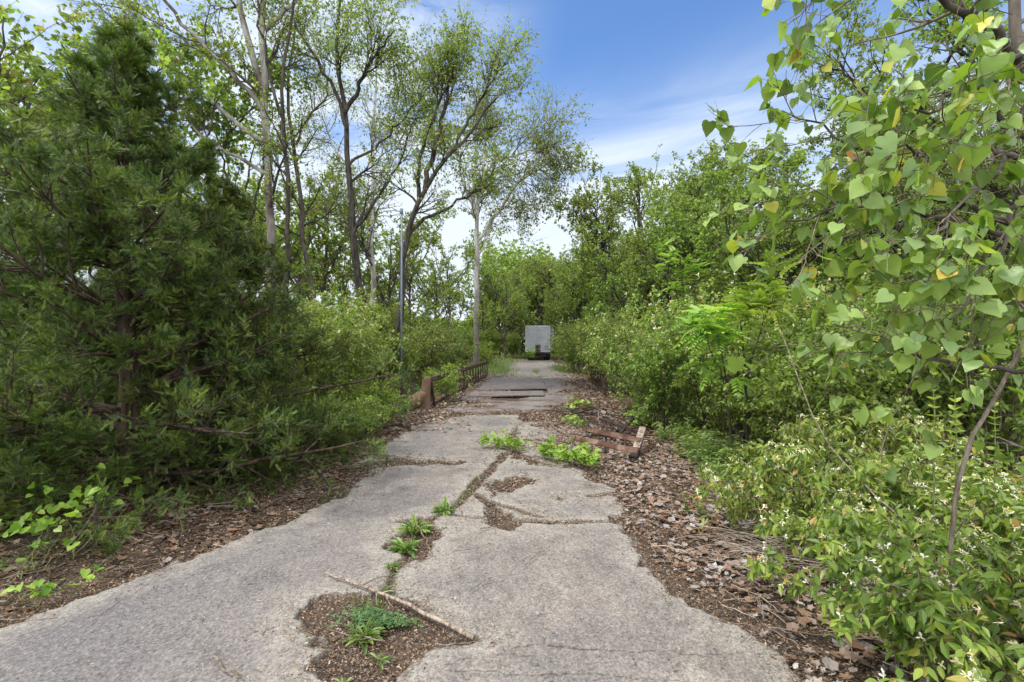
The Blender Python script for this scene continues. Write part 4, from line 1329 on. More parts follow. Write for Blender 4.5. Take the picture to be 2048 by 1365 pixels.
def ground_sticks():
    global rng
    rng = np.random.default_rng(901)
    spec = [((430, 1322), (482, 1362), 0.007, 'crooked twig on the concrete near the bottom edge, left'),
            ((525, 1280), (548, 1262), 0.004, 'short twig left of the weed patch'),
            ((835, 1058), (862, 1112), 0.007, 'pale split stick beside the two green weed tufts'),
            ((940, 1188), (985, 1160), 0.003, 'thin curved twig on the right slab'),
            ((905, 1108), (980, 1092), 0.003, 'thin twig right of the weed tufts'),
            ((1050, 1135), (1100, 1100), 0.003, 'thin bent twig in the middle of the right slab'),
            ((770, 1290), (650, 1265), 0.004, 'twig lying across the bottom of the weed patch'),
            ((700, 930), (835, 922), 0.010, 'dark stick along the upper joint of the left slab'),
            ((745, 890), (790, 877), 0.012, 'dark stick at the left edge of the upper slab'),
            ((1160, 972), (1235, 984), 0.005, 'dark twig on the right slab near the vine'),
            ((960, 1062), (1060, 1040), 0.004, 'dark twig lying along the cross joint'),
            ((870, 1295), (960, 1290), 0.004, 'twig beside the thick end of the fallen branch'),
            ((1315, 1185), (1335, 1215), 0.003, 'small twig at the right slab edge'),
            ((640, 990), (700, 985), 0.005, 'dark twig near the left slab edge under the cedar'),
            ((720, 1180), (800, 1150), 0.004, 'twig crossing the joint above the fallen branch')]
    for a, b, r, lab in spec:
        A, B = GP(*a), GP(*b)
        m = (A + B) / 2 + np.array([rng.normal(0, 0.02), rng.normal(0, 0.03), 0])
        A[2] = B[2] = m[2] = 0.016 + r
        stick('twig', lab, [A, m, B], r, r * 0.5, K=8, wob=r * 0.8, sides=5, twigs=2, tl=0.08, cat='twig')


ground_sticks()


def dry_stem_heap():
    global rng
    rng = np.random.default_rng(902)
    c = GP(1560, 1105); n = 110
    a = rng.normal(0.1, 0.9, n)
    L = rng.uniform(0.25, 0.75, n)
    cx = c[0] + rng.normal(0.0, 0.28, n); cy = c[1] + rng.normal(0, 0.2, n)
    d = np.stack([np.cos(a), np.sin(a), rng.normal(0, 0.08, n)], 1)
    K = 6; s = np.linspace(-0.5, 0.5, K)
    p = np.stack([cx, cy, rng.uniform(0.0, 0.07, n)], 1)[:, None] + d[:, None] * (s[None, :, None] * L[:, None, None])
    p[:, :, 2] += 0.03 * (1 - 4 * s[None] ** 2) + rng.normal(0, 0.004, (n, K))
    ge = Geo(); tubes(ge, p, np.full((n, K), 0.0016) * rng.uniform(0.6, 1.6, n)[:, None], 4, rng.uniform(0, 1, n))
    # loose twigs over the verges
    m = 420
    y = np.exp(rng.uniform(np.log(1.7), np.log(9), m)); x = np.where(rng.uniform(size=m) < 0.6, right_edge(y) + rng.uniform(-0.05, 1.3, m), left_edge(y) - rng.uniform(-0.05, 1.2, m))
    a = rng.uniform(0, 6.28, m); L = rng.uniform(0.06, 0.35, m)
    d = np.stack([np.cos(a), np.sin(a), rng.normal(0, 0.06, m)], 1)
    p = np.stack([x, y, rng.uniform(0.0, 0.02, m)], 1)[:, None] + d[:, None] * (s[None, :, None] * L[:, None, None]) + rng.normal(0, 0.006, (m, K, 3))
    tag(ge.obj('dry_stems', M['dry']), 'heap of dry grey stems lying on dead leaves beside the near honeysuckle', 'dry stems', kind='stuff')
    ge = Geo(); tubes(ge, p, np.full((m, K), 0.002) * rng.uniform(0.6, 1.8, m)[:, None], 4, rng.uniform(0, 0.7, m))
    tag(ge.obj('fallen_twigs', M['dry']), 'thin fallen twigs scattered over both leafy verges', 'twigs', kind='stuff')
    # crumbs of twig on the slabs
    m = 260
    y = np.exp(rng.uniform(np.log(1.8), np.log(9), m)); x = rng.uniform(-2.6, 1.1, m)
    k = concrete_d(x, y) > 0.05; x, y = x[k], y[k]; m = len(x)
    a = rng.uniform(0, 6.28, m); L = rng.uniform(0.015, 0.10, m) * np.clip(y / 3, 1, 2)
    d = np.stack([np.cos(a), np.sin(a), np.zeros(m)], 1)
    p = np.stack([x, y, np.full(m, 0.016)], 1)[:, None] + d[:, None] * (s[None, :, None] * L[:, None, None]) + rng.normal(0, 0.002, (m, K, 3))
    ge = Geo(); tubes(ge, p, np.full((m, K), 0.0015) * rng.uniform(0.6, 1.6, m)[:, None], 3, rng.uniform(0, 0.4, m))
    x = rng.uniform(-2.4, 1.1, 160); y = rng.uniform(1.8, 6, 160)
    k = concrete_d(x, y) > 0.05; x, y = x[k], y[k]
    flat_leaves(ge, BIT, x, y, np.full(len(x), 0.014), rng.uniform(0.01, 0.03, len(x)), 0.35, rng.uniform(0.0, 0.7, len(x)))
    tag(ge.obj('twig_crumbs', M['dry']), 'tiny broken twigs strewn over the bare concrete', 'twigs', kind='stuff')


dry_stem_heap()


# weeds in the joints -----------------------------------------------------------------
def rosette(name, label, px, py, R_, n, seed, mat='weed', tpl=None, cat='weed', el=(0.15, 0.9)):
    global rng
    rng = np.random.default_rng(seed)
    q = GP(px, py)
    a = rng.uniform(0, 6.28, n); e = rng.uniform(el[0], el[1], n)
    d = np.stack([np.cos(a) * np.cos(e), np.sin(a) * np.cos(e), np.sin(e)], 1)
    off = np.stack([np.cos(a), np.sin(a), np.zeros(n)], 1) * R_ * 0.25 * rng.uniform(0, 1, n)[:, None]
    ge = Geo()
    e2 = rng.uniform(0.1, 1.4, n * 2); a2 = rng.uniform(0, 6.28, n * 2); m2 = n * 2
    o2 = np.stack([np.cos(a2), np.sin(a2), np.zeros(m2)], 1) * R_ * 0.6 * rng.uniform(0, 1, m2)[:, None]
    leaves(ge, LANCE3, o2, np.stack([np.cos(a2 * 1.3) * np.cos(e2), np.sin(a2 * 1.3) * np.cos(e2), np.sin(e2)], 1), rng.normal(0, 0.6, (m2, 3)) + np.array([0, 0, 1.0]), R_ * rng.uniform(0.25, 0.6, m2), rng.uniform(0, 0.8, m2))
    d = d + rng.normal(0, 0.18, d.shape)
    leaves(ge, tpl or LANCE2, off, d, np.stack([-np.cos(a) * 0.5, -np.sin(a) * 0.5, np.ones(n)], 1), R_ * rng.uniform(0.55, 1.1, n), rng.uniform(0, 1, n))
    o = ge.obj(name, M[mat], loc=(q[0], q[1], 0.0))
    return tag(o, label, cat)


LANCE2 = half([(0.04, 0.12), (0.10, 0.3), (0.07, 0.42), (0.13, 0.6), (0.09, 0.85)], 0.05, droop=0.45)
LANCE3 = half([(0.07, 0.3), (0.09, 0.6), (0.05, 0.85)], 0.03, droop=0.5)
rosette('dock_rosette', 'broad leaved green rosette in the weed patch at the fallen branch', 728, 1272, 0.11, 26, 1001)
rosette('weed_tuft', 'upper of the two dandelion tufts in the central joint', 832, 1060, 0.15, 34, 1002)
rosette('weed_tuft', 'lower of the two dandelion tufts in the central joint', 812, 1098, 0.13, 32, 1003)
rosette('weed_tuft', 'small green tuft in the joint above the fallen branch', 786, 1135, 0.07, 16, 1004)
rosette('weed_tuft', 'tiny green tuft just above the fallen branch', 772, 1182, 0.05, 12, 1005)
rosette('weed_tuft', 'low green tuft in the joint beyond the dandelion tufts', 890, 1022, 0.13, 26, 1006)
rosette('weed_tuft', 'small plant at the bottom edge of the brown weed patch', 688, 1372, 0.05, 14, 1007)
rosette('weed_tuft', 'light green seedling below the broad leaved rosette', 758, 1322, 0.06, 10, 1008)
GRA = (np.array([[-0.03, 0, 0], [0.03, 0, 0], [0.025, 0.5, 0.0], [-0.025, 0.5, 0.0], [0, 1, -0.15]]),)
BLADE = (np.array([[-0.035, 0, 0], [0.035, 0, 0], [0.025, 0.55, 0.02], [-0.025, 0.55, 0.02], [0.0, 1, -0.12]]), np.array([[0, 1, 2], [0, 2, 3], [3, 2, 4]]))


def grass_line(name, label, pts, n, h, seed, w=0.04, mat='grass', kind='stuff', cat='grass'):
    global rng
    rng = np.random.default_rng(seed)
    pts = np.array([GP(a, b)[:2] for a, b in pts])
    i = rng.integers(0, len(pts) - 1, n) if len(pts) > 1 else np.zeros(n, int)
    t = rng.uniform(0, 1, n)[:, None]
    p = (pts[i] * (1 - t) + pts[np.minimum(i + 1, len(pts) - 1)] * t) + rng.normal(0, w, (n, 2))
    a = rng.uniform(0, 6.28, n); e = rng.uniform(0.6, 1.5, n)
    d = np.stack([np.cos(a) * np.cos(e), np.sin(a) * np.cos(e), np.sin(e)], 1)
    ge = Geo(); leaves(ge, BLADE, np.concatenate([p, np.full((n, 1), -0.02)], 1), d, np.stack([-np.cos(a), -np.sin(a), np.full(n, 0.3)], 1), h * rng.uniform(0.4, 1.2, n), rng.uniform(0, 1, n))
    return tag(ge.obj(name, M[mat]), label, cat, kind=kind)


grass_line('joint_grass', 'thin grass and moss growing along the central joint of the slabs', [(958, 945), (935, 980), (915, 1003), (885, 1020)], 420, 0.045, 1101, 0.03)
grass_line('joint_grass', 'sparse grass blades around the fallen branch', [(700, 1190), (745, 1215), (790, 1170), (778, 1130)], 160, 0.06, 1102, 0.03)
grass_line('verge_grass', 'light green grass beyond the far end of the left rail', [(985, 748), (975, 738), (990, 728), (1010, 722)], 5200, 0.34, 1103, 0.55)
grass_line('verge_grass', 'grass strip along the far joint of the bridge deck', [(965, 754), (1000, 755), (1030, 755), (1070, 755), (1090, 754)], 420, 0.13, 1104, 0.12)
grass_line('verge_grass', 'grass on the far road in front of the trailer', [(1073, 748), (1072, 742)], 160, 0.2, 1105, 0.12)
grass_line('verge_grass', 'grass at the right side of the far road', [(1118, 735), (1130, 742), (1160, 748)], 1500, 0.3, 1106, 0.3)
fw2 = feather_weeds('tall yellow green weed standing left of the trailer wheels', (X_at(1062, 44), 44), 1.0, 504, n=20, spread=0.3, leaf=0.10, mat='bright', tpl=OV)


def clover_mat():
    global rng
    rng = np.random.default_rng(1200)
    c = GP(755, 1240); n = 760
    a = rng.uniform(0, 6.28, n); r = rng.uniform(0, 1, n) ** 0.6 * (0.7 + 0.5 * np.sin(a * 3 + 1) * rng.uniform(0, 1, n))
    x = c[0] + np.cos(a) * r * 0.24; y = c[1] + np.sin(a) * r * 0.14 + 0.3 * (x - c[0]) * -0.6
    ge = Geo()
    z = -0.005 + 0.03 * np.clip(1 - r ** 2, 0, 1) * rng.uniform(0.4, 1, n)
    flat_leaves(ge, [CLOV], x, y, z, rng.uniform(0.016, 0.032, n), 0.3, rng.uniform(0, 1, n))
    k2 = 130; flat_leaves(ge, [CLOV], c[0] - 0.13 + rng.normal(0, 0.09, k2), c[1] + 0.02 + rng.normal(0, 0.10, k2), np.full(k2, 0.006), rng.uniform(0.012, 0.03, k2), 0.4, rng.uniform(0.3, 1, k2))
    tag(ge.obj('clover_patch', M['clover']), 'dark green clover mat in the brown patch beside the fallen branch', 'clover', kind='stuff')


clover_mat()


def vine(label, pts, n, leaf, seed, w=0.2, hgt=0.14, mat='bright', name='grape_vine', runners=4):
    global rng
    rng = np.random.default_rng(seed)
    P0 = np.array([[*GP(a, b)[:2], 0.02] for a, b in pts]); b0 = P0[0].copy()
    root = thing(name, label, 'vine', tuple(b0))
    paths = []
    for i in range(runners):
        q = resample(P0 - b0, 16, 0.02); q[:, :2] += rng.normal(0, w * 0.6, (1, 2)) ; q[:, 2] += 0.02 + np.abs(rng.normal(0, hgt * 0.25, 16)); paths.append(q)
    paths = np.array(paths)
    L1, r1, _ = spawn(paths, np.full(paths.shape[:2], 0.004), 12, (0, 1), 60, w * 1.1, 5, 0.1, 0.15, 0.6, 0.1)
    L1[:, :, 2] = np.abs(L1[:, :, 2]) + 0.01
    gs = Geo(); tubes(gs, paths, np.full(paths.shape[:2], 0.0035), 4); tubes(gs, L1, np.full(L1.shape[:2], 0.002), 3)
    gs.obj('stems', M['green_stem'], root)
    p, t, _ = on_paths(np.concatenate([L1]), max(1, n // len(L1)), (0, 1)); m = len(p)
    p = p + np.stack([np.zeros(m), np.zeros(m), rng.uniform(0.2, 1, m) * hgt], 1)
    a = rng.uniform(0, 6.28, m)
    ge = Geo(); leaves(ge, HT, p, np.stack([np.cos(a), np.sin(a), -0.35 + rng.normal(0, .3, m)], 1), np.array([0, -0.45, 1.0]) + rng.normal(0, 0.45, (m, 3)), leaf * rng.uniform(0.6, 1.2, m), rng.uniform(0, 1, m))
    ge.obj('foliage', M[mat], root)
    return root


vine('bright green vine patch climbing over the near end of the scrap metal', [(1080, 915), (1115, 922), (1150, 930), (1190, 938)], 420, 0.065, 1301, 0.17, 0.09)
vine('small bright green vine tongue on the middle of the road', [(965, 893), (1000, 895), (1040, 903)], 130, 0.07, 1302, 0.13, 0.09)
vine('yellow green vine leaves behind the scrap metal rods', [(1138, 846), (1150, 850), (1160, 856), (1170, 860)], 60, 0.075, 1303, 0.12, 0.1)
vine('green vine at the far side of the scrap metal frame', [(1130, 822), (1150, 818), (1175, 817)], 110, 0.075, 1304, 0.2, 0.1)
vine('bright vine leaves at the far right of the scrap metal', [(1262, 850), (1285, 850), (1300, 862)], 110, 0.08, 1308, 0.2, 0.2)
vine('light green vine with rounded leaves in the bottom left verge', [(20, 1180), (60, 1120), (120, 1080), (190, 1050)], 130, 0.065, 1305, 0.22, 0.3, name='ground_vine')
vine('thin trailing vine on the concrete at the left edge', [(20, 1225), (90, 1215), (190, 1175)], 26, 0.05, 1306, 0.05, 0.05, name='ground_vine', runners=2)
vine('green vine creeping along the left road edge below the end post', [(690, 905), (740, 870), (790, 845), (830, 830)], 420, 0.07, 1307, 0.32, 0.3, mat='weed', name='ground_vine')


def ground_cover():
    """low leafy growth that carpets the wood on both sides"""
    global rng
    rng = np.random.default_rng(1400)
    n = 150000
    y = np.exp(rng.uniform(np.log(3.0), np.log(70), n))
    side = rng.uniform(size=n) < 0.5
    off = rng.gamma(1.6, 1.0, n) * np.clip(y * 0.45, 1.5, 18)
    xr = np.maximum(right_edge(y) + 1.35, 2.1) + off
    xl = left_edge(y) - np.where(y < 7, 1.9, 0.75) - off
    x = np.where(side, xr, xl)
    x = np.where((y > 52), rng.uniform(-40, 40, n), x)
    # clumps
    c = fbm(x, y, 0.9, 3, 61)
    k = c > -0.08
    x, y, c = x[k], y[k], c[k]; n = len(x)
    hgt = (0.12 + 1.4 * np.clip(c + 0.08, 0, 0.4)) * np.clip(np.minimum(np.abs(x - right_edge(y) - 1.2), np.abs(left_edge(y) - 0.6 - x)) + 0.3, 0.2, 1.2)
    z = ground_z(x, y) + rng.uniform(0.0, 1, n) * hgt
    a = rng.uniform(0, 6.28, n)
    ge = Geo()
    leaves(ge, RH, np.stack([x, y, z], 1), np.stack([np.cos(a), np.sin(a), rng.normal(0, 0.4, n)], 1), np.array([0, 0, 1.0]) + rng.normal(0, 0.5, (n, 3)),
           np.clip(0.05 + y * 0.0035, 0.05, 0.26) * rng.uniform(0.7, 1.3, n), rng.uniform(0, 1, n))
    tag(ge.obj('ground_cover', M['shrub']), 'low green leafy ground cover between the shrubs on both sides of the road', 'ground cover', kind='stuff')


ground_cover()


def distant_wood():
    global rng
    rng = np.random.default_rng(1500)
    ge = Geo(); gb = Geo()
    n = 300000
    th = rng.uniform(-1.15, 1.15, n)
    r = rng.uniform(66, 85, n)
    top = (np.where(th < -0.06, 2.6, 10.5)) + 5 * vnoise(th * 9 + 50, th * 0 + 3, 5) + 3 * vnoise(th * 31 + 50, th * 0 + 7, 6)
    x, y = r * np.sin(th), r * np.cos(th)
    z = rng.uniform(0, 1, n) ** 1.25 * top
    k = (vnoise(x * 0.5, z * 0.5 + y * 0.5, 8) + 0.5 * vnoise(x * 1.3, z * 1.3, 9)) > 0.42
    x, y, z = x[k], y[k], z[k]; n = len(x)
    a = rng.uniform(0, 6.28, n)
    leaves(ge, RH, np.stack([x, y, z], 1), np.stack([np.cos(a), np.sin(a), rng.normal(0, 0.5, n)], 1), np.array([0, -0.3, 1.0]) + rng.normal(0, 0.6, (n, 3)), rng.uniform(0.4, 0.8, n), rng.uniform(0, 1, n))
    tag(ge.obj('distant_wood', M['wood_leaf']), 'mass of pale green woodland closing the view beyond the trailer', 'woodland', kind='stuff')


distant_wood()
print('veg done')


# ================================================================== MAN-MADE
def rust_mat(name, a, b, c, scale=7):
    t = NT(name)
    n = t.noise(scale, 6, 0.65); n2 = t.noise(scale * 6, 4, 0.7)
    col = t.ramp(n, [(0.32, a), (0.5, b), (0.68, c)])
    col = t.mix(t.rng(n2, 0.5, 0.75, 0, 0.5), col, a)
    return t.done(t.bsdf(col, 0.85, 0.0, bump=n2, bstr=0.4, bdist=0.004, spec=0.25))


M['rust'] = rust_mat('rusty_steel', (0.028, 0.018, 0.015), (0.062, 0.036, 0.028), (0.11, 0.068, 0.052))
M['rust_tan'] = rust_mat('tan_rusty_sheet', (0.10, 0.055, 0.036), (0.16, 0.098, 0.065), (0.20, 0.135, 0.095), 4)
M['rust_red'] = rust_mat('orange_rusty_steel', (0.04, 0.022, 0.016), (0.10, 0.052, 0.035), (0.24, 0.165, 0.125), 5)
M['black_steel'] = rust_mat('dark_steel', (0.012, 0.011, 0.011), (0.03, 0.027, 0.025), (0.06, 0.05, 0.045))
M['galv'] = rust_mat('galvanised_steel', (0.10, 0.12, 0.15), (0.14, 0.165, 0.20), (0.18, 0.205, 0.24), 3)


def trailer_skin():
    t = NT('white_ribbed_trailer_skin')
    w = t.N('ShaderNodeTexWave'); w.wave_type = 'BANDS'; w.bands_direction = 'Z'; w.inputs['Scale'].default_value = 2.6
    t.L(t.coord(), w.inputs['Vector'])
    n = t.noise(1.4, 6, 0.7, t.scaled((0.8, 0.8, 2.5)))
    n2 = t.noise(9, 5, 0.7)
    c = t.ramp(n, [(0.35, (0.34, 0.37, 0.415)), (0.6, (0.41, 0.435, 0.475))])
    c = t.mix(t.rng(w.outputs['Fac'], 0.75, 1.0, 0, 0.35), c, (0.26, 0.29, 0.33))
    c = t.mix(t.rng(n2, 0.62, 0.78, 0, 0.5), c, (0.30, 0.24, 0.18))
    return t.done(t.bsdf(c, 0.55, bump=w.outputs['Fac'], bstr=0.4, bdist=0.02))


M['skin'] = trailer_skin()
M['trim'] = rust_mat('aluminium_trim', (0.30, 0.32, 0.35), (0.42, 0.44, 0.47), (0.52, 0.54, 0.56))
M['tyre'] = rust_mat('tyre_rubber', (0.012, 0.012, 0.012), (0.02, 0.02, 0.02), (0.035, 0.033, 0.03))


def box(geo, c, s, rot=None, bev=0.0, attr=0.5):
    """box; bev chamfers the four long (x-y plan) corners and the rims"""
    c = np.array(c, float); h = np.array(s, float) / 2
    if bev <= 0:
        v = np.array([[x, y, z] for x in (-1, 1) for y in (-1, 1) for z in (-1, 1)]) * h
        f = [[0, 1, 3, 2], [4, 6, 7, 5], [0, 4, 5, 1], [2, 3, 7, 6], [0, 2, 6, 4], [1, 5, 7, 3]]
    else:
        b = min(bev, h.min() * 0.9)
        ring = lambda ix, iy: [(-h[0] + ix, -h[1] + iy), (h[0] - ix, -h[1] + iy), (h[0] - ix, h[1] - iy), (-h[0] + ix, h[1] - iy)]

        def oct_(e):
            hx, hy = h[0] - e, h[1] - e
            return [(-hx + b, -hy), (hx - b, -hy), (hx, -hy + b), (hx, hy - b), (hx - b, hy), (-hx + b, hy), (-hx, hy - b), (-hx, -hy + b)]
        rows = [(oct_(b * 0.6), -h[2]), (oct_(0), -h[2] + b), (oct_(0), h[2] - b), (oct_(b * 0.6), h[2])]
        v = np.array([(x, y, z) for o_, z in rows for x, y in o_])
        f = []
        for r in range(3):
            for k in range(8):
                f.append([r * 8 + k, r * 8 + (k + 1) % 8, (r + 1) * 8 + (k + 1) % 8, (r + 1) * 8 + k])
        geo_f8 = np.array([[7, 6, 5, 4, 3, 2, 1, 0], [24 + k for k in range(8)]])
        if rot is not None: v = v @ np.array(rot).T
        geo.add(v + c, f, attr)
        geo.f.append((geo_f8 + geo.n - len(v), np.full(2, 0.5)))
        return
    if rot is not None: v = v @ np.array(rot).T
    geo.add(v + c, f, attr)


def rot_from(a, b, roll=0.0):
    """rotation whose local X runs a->b"""
    x = nrm(np.array(b, float) - np.array(a, float)); up = np.array([0, 0, 1.0]) if abs(x[2]) < 0.9 else np.array([0, 1.0, 0])
    y = nrm(np.cross(up, x)); z = np.cross(x, y)
    c, s = math.cos(roll), math.sin(roll)
    return np.stack([x, y * c + z * s, -y * s + z * c], 1)


def beam(geo, a, b, w, h, roll=0.0, bev=0.0):
    a = np.array(a, float); b = np.array(b, float)
    box(geo, (a + b) / 2, (np.linalg.norm(b - a), w, h), rot_from(a, b, roll), bev)


def bridge_rail(side, y0, y1, label, terminal):
    x0, _ = rail_pt(side, y0)
    root = thing('bridge_rail', label, 'bridge rail', (x0, y0, 0), rz=-math.atan2(UX, UY))
    # local frame: +Y runs along the bridge
    L = (y1 - y0) / UY
    HT_ = 0.70
    ge = Geo()
    beam(ge, (0, 0, HT_), (0, L, HT_ - 0.02), 0.085, 0.035, bev=0.01)
    beam(ge, (-0.05 * side, 0, HT_ - 0.06), (-0.05 * side, L, HT_ - 0.08), 0.012, 0.06)
    ge.obj('top_rail', M['rust'], root)
    ge = Geo(); beam(ge, (0, 0, 0.05), (0, L, 0.05), 0.05, 0.05, bev=0.01); ge.obj('bottom_rail', M['rust'], root)
    n = int(L / 0.62)
    for i in range(n + 1):
        y = i * L / n
        if terminal and i in (1, 2, 4):
            continue      # uprights missing in the near bays
        ge = Geo()
        beam(ge, (0.0, y, 0.08), (0.0, y + 0.04, HT_ - 0.05), 0.028, 0.05 if i % 3 else 0.08)
        beam(ge, (0.0, y + 0.27, 0.08), (0.0, y + 0.06, HT_ - 0.05), 0.018, 0.02)
        ge.obj('upright', M['rust'], root)
    if terminal:
        ge = Geo()   # folded sheet column that closes the near end
        rows = []
        for z, w, dpt, ox in ((-0.05, 0.30, 0.22, -0.08), (0.2, 0.27, 0.2, -0.075), (0.45, 0.22, 0.16, -0.05), (0.66, 0.20, 0.14, -0.02), (0.73, 0.17, 0.12, -0.01), (0.76, 0.10, 0.08, 0.0)):
            ring = []
            for k in range(16):
                a = 2 * math.pi * k / 16
                cx = abs(math.cos(a)) ** 0.55 * math.copysign(1, math.cos(a)); sy = abs(math.sin(a)) ** 0.55 * math.copysign(1, math.sin(a))
                ring.append((ox + cx * w / 2, -0.12 + sy * dpt / 2, z))
            rows.append(ring)
        v = np.array(rows).reshape(-1, 3); f = []
        for r in range(5):
            for k in range(16): f.append([r * 16 + k, r * 16 + (k + 1) % 16, (r + 1) * 16 + (k + 1) % 16, (r + 1) * 16 + k])
        ge.add(v, f); ge.f.append((np.array([[80 + k for k in range(16)]]) + ge.n - len(v), np.full(1, .5)))
        ge.obj('end_post', M['rust_tan'], root, True)
        ge = Geo()
        pth = resample([(-0.05, -0.1, 0.36), (-0.2, -0.18, 0.24), (-0.36, -0.26, 0.13), (-0.48, -0.3, 0.03)], 10)
        tubes(ge, pth, np.array([0.10, 0.13, 0.15, 0.155, 0.16, 0.165, 0.17, 0.175, 0.18, 0.18]), 20)
        tubes(ge, pth[::-1], np.array([0.168, 0.168, 0.16, 0.155, 0.15, 0.145, 0.14, 0.13, 0.115, 0.09]), 20)
        ge.obj('flared_terminal', M['rust_tan'], root, True)
        ge = Geo(); beam(ge, (0.05, 0.35, 0.0), (0.02, 0.06, 0.72), 0.05, 0.07); beam(ge, (0.02, 0.5, 0.0), (0.02, 0.12, 0.6), 0.02, 0.05)
        ge.obj('brace', M['rust'], root)
    return root


bridge_rail(-1, 11.6, 21.6, 'rusty bridge rail on the left side with a tan flared end post', True)
bridge_rail(1, 14.2, 24.5, 'rusty bridge rail on the right, mostly buried in flowering shrubs', False)


def plate(label, pts, z, th, mat='asphalt2', name='steel_plate'):
    pts = np.array([GP(a, b)[:2] for a, b in pts]); c = pts.mean(0)
    # subdivide the outline and wobble it a little
    out = []
    for i in range(len(pts)):
        a, b = pts[i], pts[(i + 1) % len(pts)]
        for k in range(8): out.append(a + (b - a) * k / 8)
    out = np.array(out) - c; out += rng.normal(0, 0.006, out.shape)
    n = len(out); zz = z + 0.01 * np.sin(out[:, 0] * 2.1) + 0.006 * np.cos(out[:, 1] * 5)
    top = np.column_stack([out, zz + th]); bot = np.column_stack([out, zz])
    ge = Geo(); v = np.concatenate([top, bot, [[0, 0, z + th]]])
    f4 = [[i, n + i, n + (i + 1) % n, (i + 1) % n] for i in range(n)]
    f3 = np.array([[i, (i + 1) % n, 2 * n] for i in range(n)])
    ge.add(v, f4[::1]); ge.f.append((f3 + ge.n - len(v), np.full(n, 0.5)))
    return tag(ge.obj(name, M[mat], loc=(c[0], c[1], 0)), label, 'steel plate')


def plate_mat():
    t = NT('dull_steel_plate')
    n = t.noise(2.4, 8, 0.75, dist=0.6); f = t.noise(24, 4, 0.7)
    c = t.ramp(n, [(0.36, (0.07, 0.05, 0.042)), (0.46, (0.125, 0.10, 0.09)), (0.54, (0.17, 0.145, 0.135)), (0.64, (0.10, 0.07, 0.055))])
    c = t.mix(t.rng(f, 0.5, 0.75, 0, 0.5), c, (0.16, 0.10, 0.07))
    return t.done(t.bsdf(c, 0.6, bump=f, bstr=0.3, bdist=0.004, spec=0.4))


M['asphalt2'] = plate_mat()
rng = np.random.default_rng(1600)
plate('near steel plate lying across the bridge with a dark raised front edge', [(938, 795), (1088, 794), (1086, 785), (942, 786)], 0.02, 0.03)
plate('large steel plate covering the far left of the bridge deck', [(955, 782), (1000, 781), (1093, 780), (1082, 757), (985, 757)], 0.015, 0.03)
plate('narrow plate along the right side of the bridge deck', [(1098, 790), (1128, 782), (1110, 758), (1086, 758)], -0.002, 0.02)


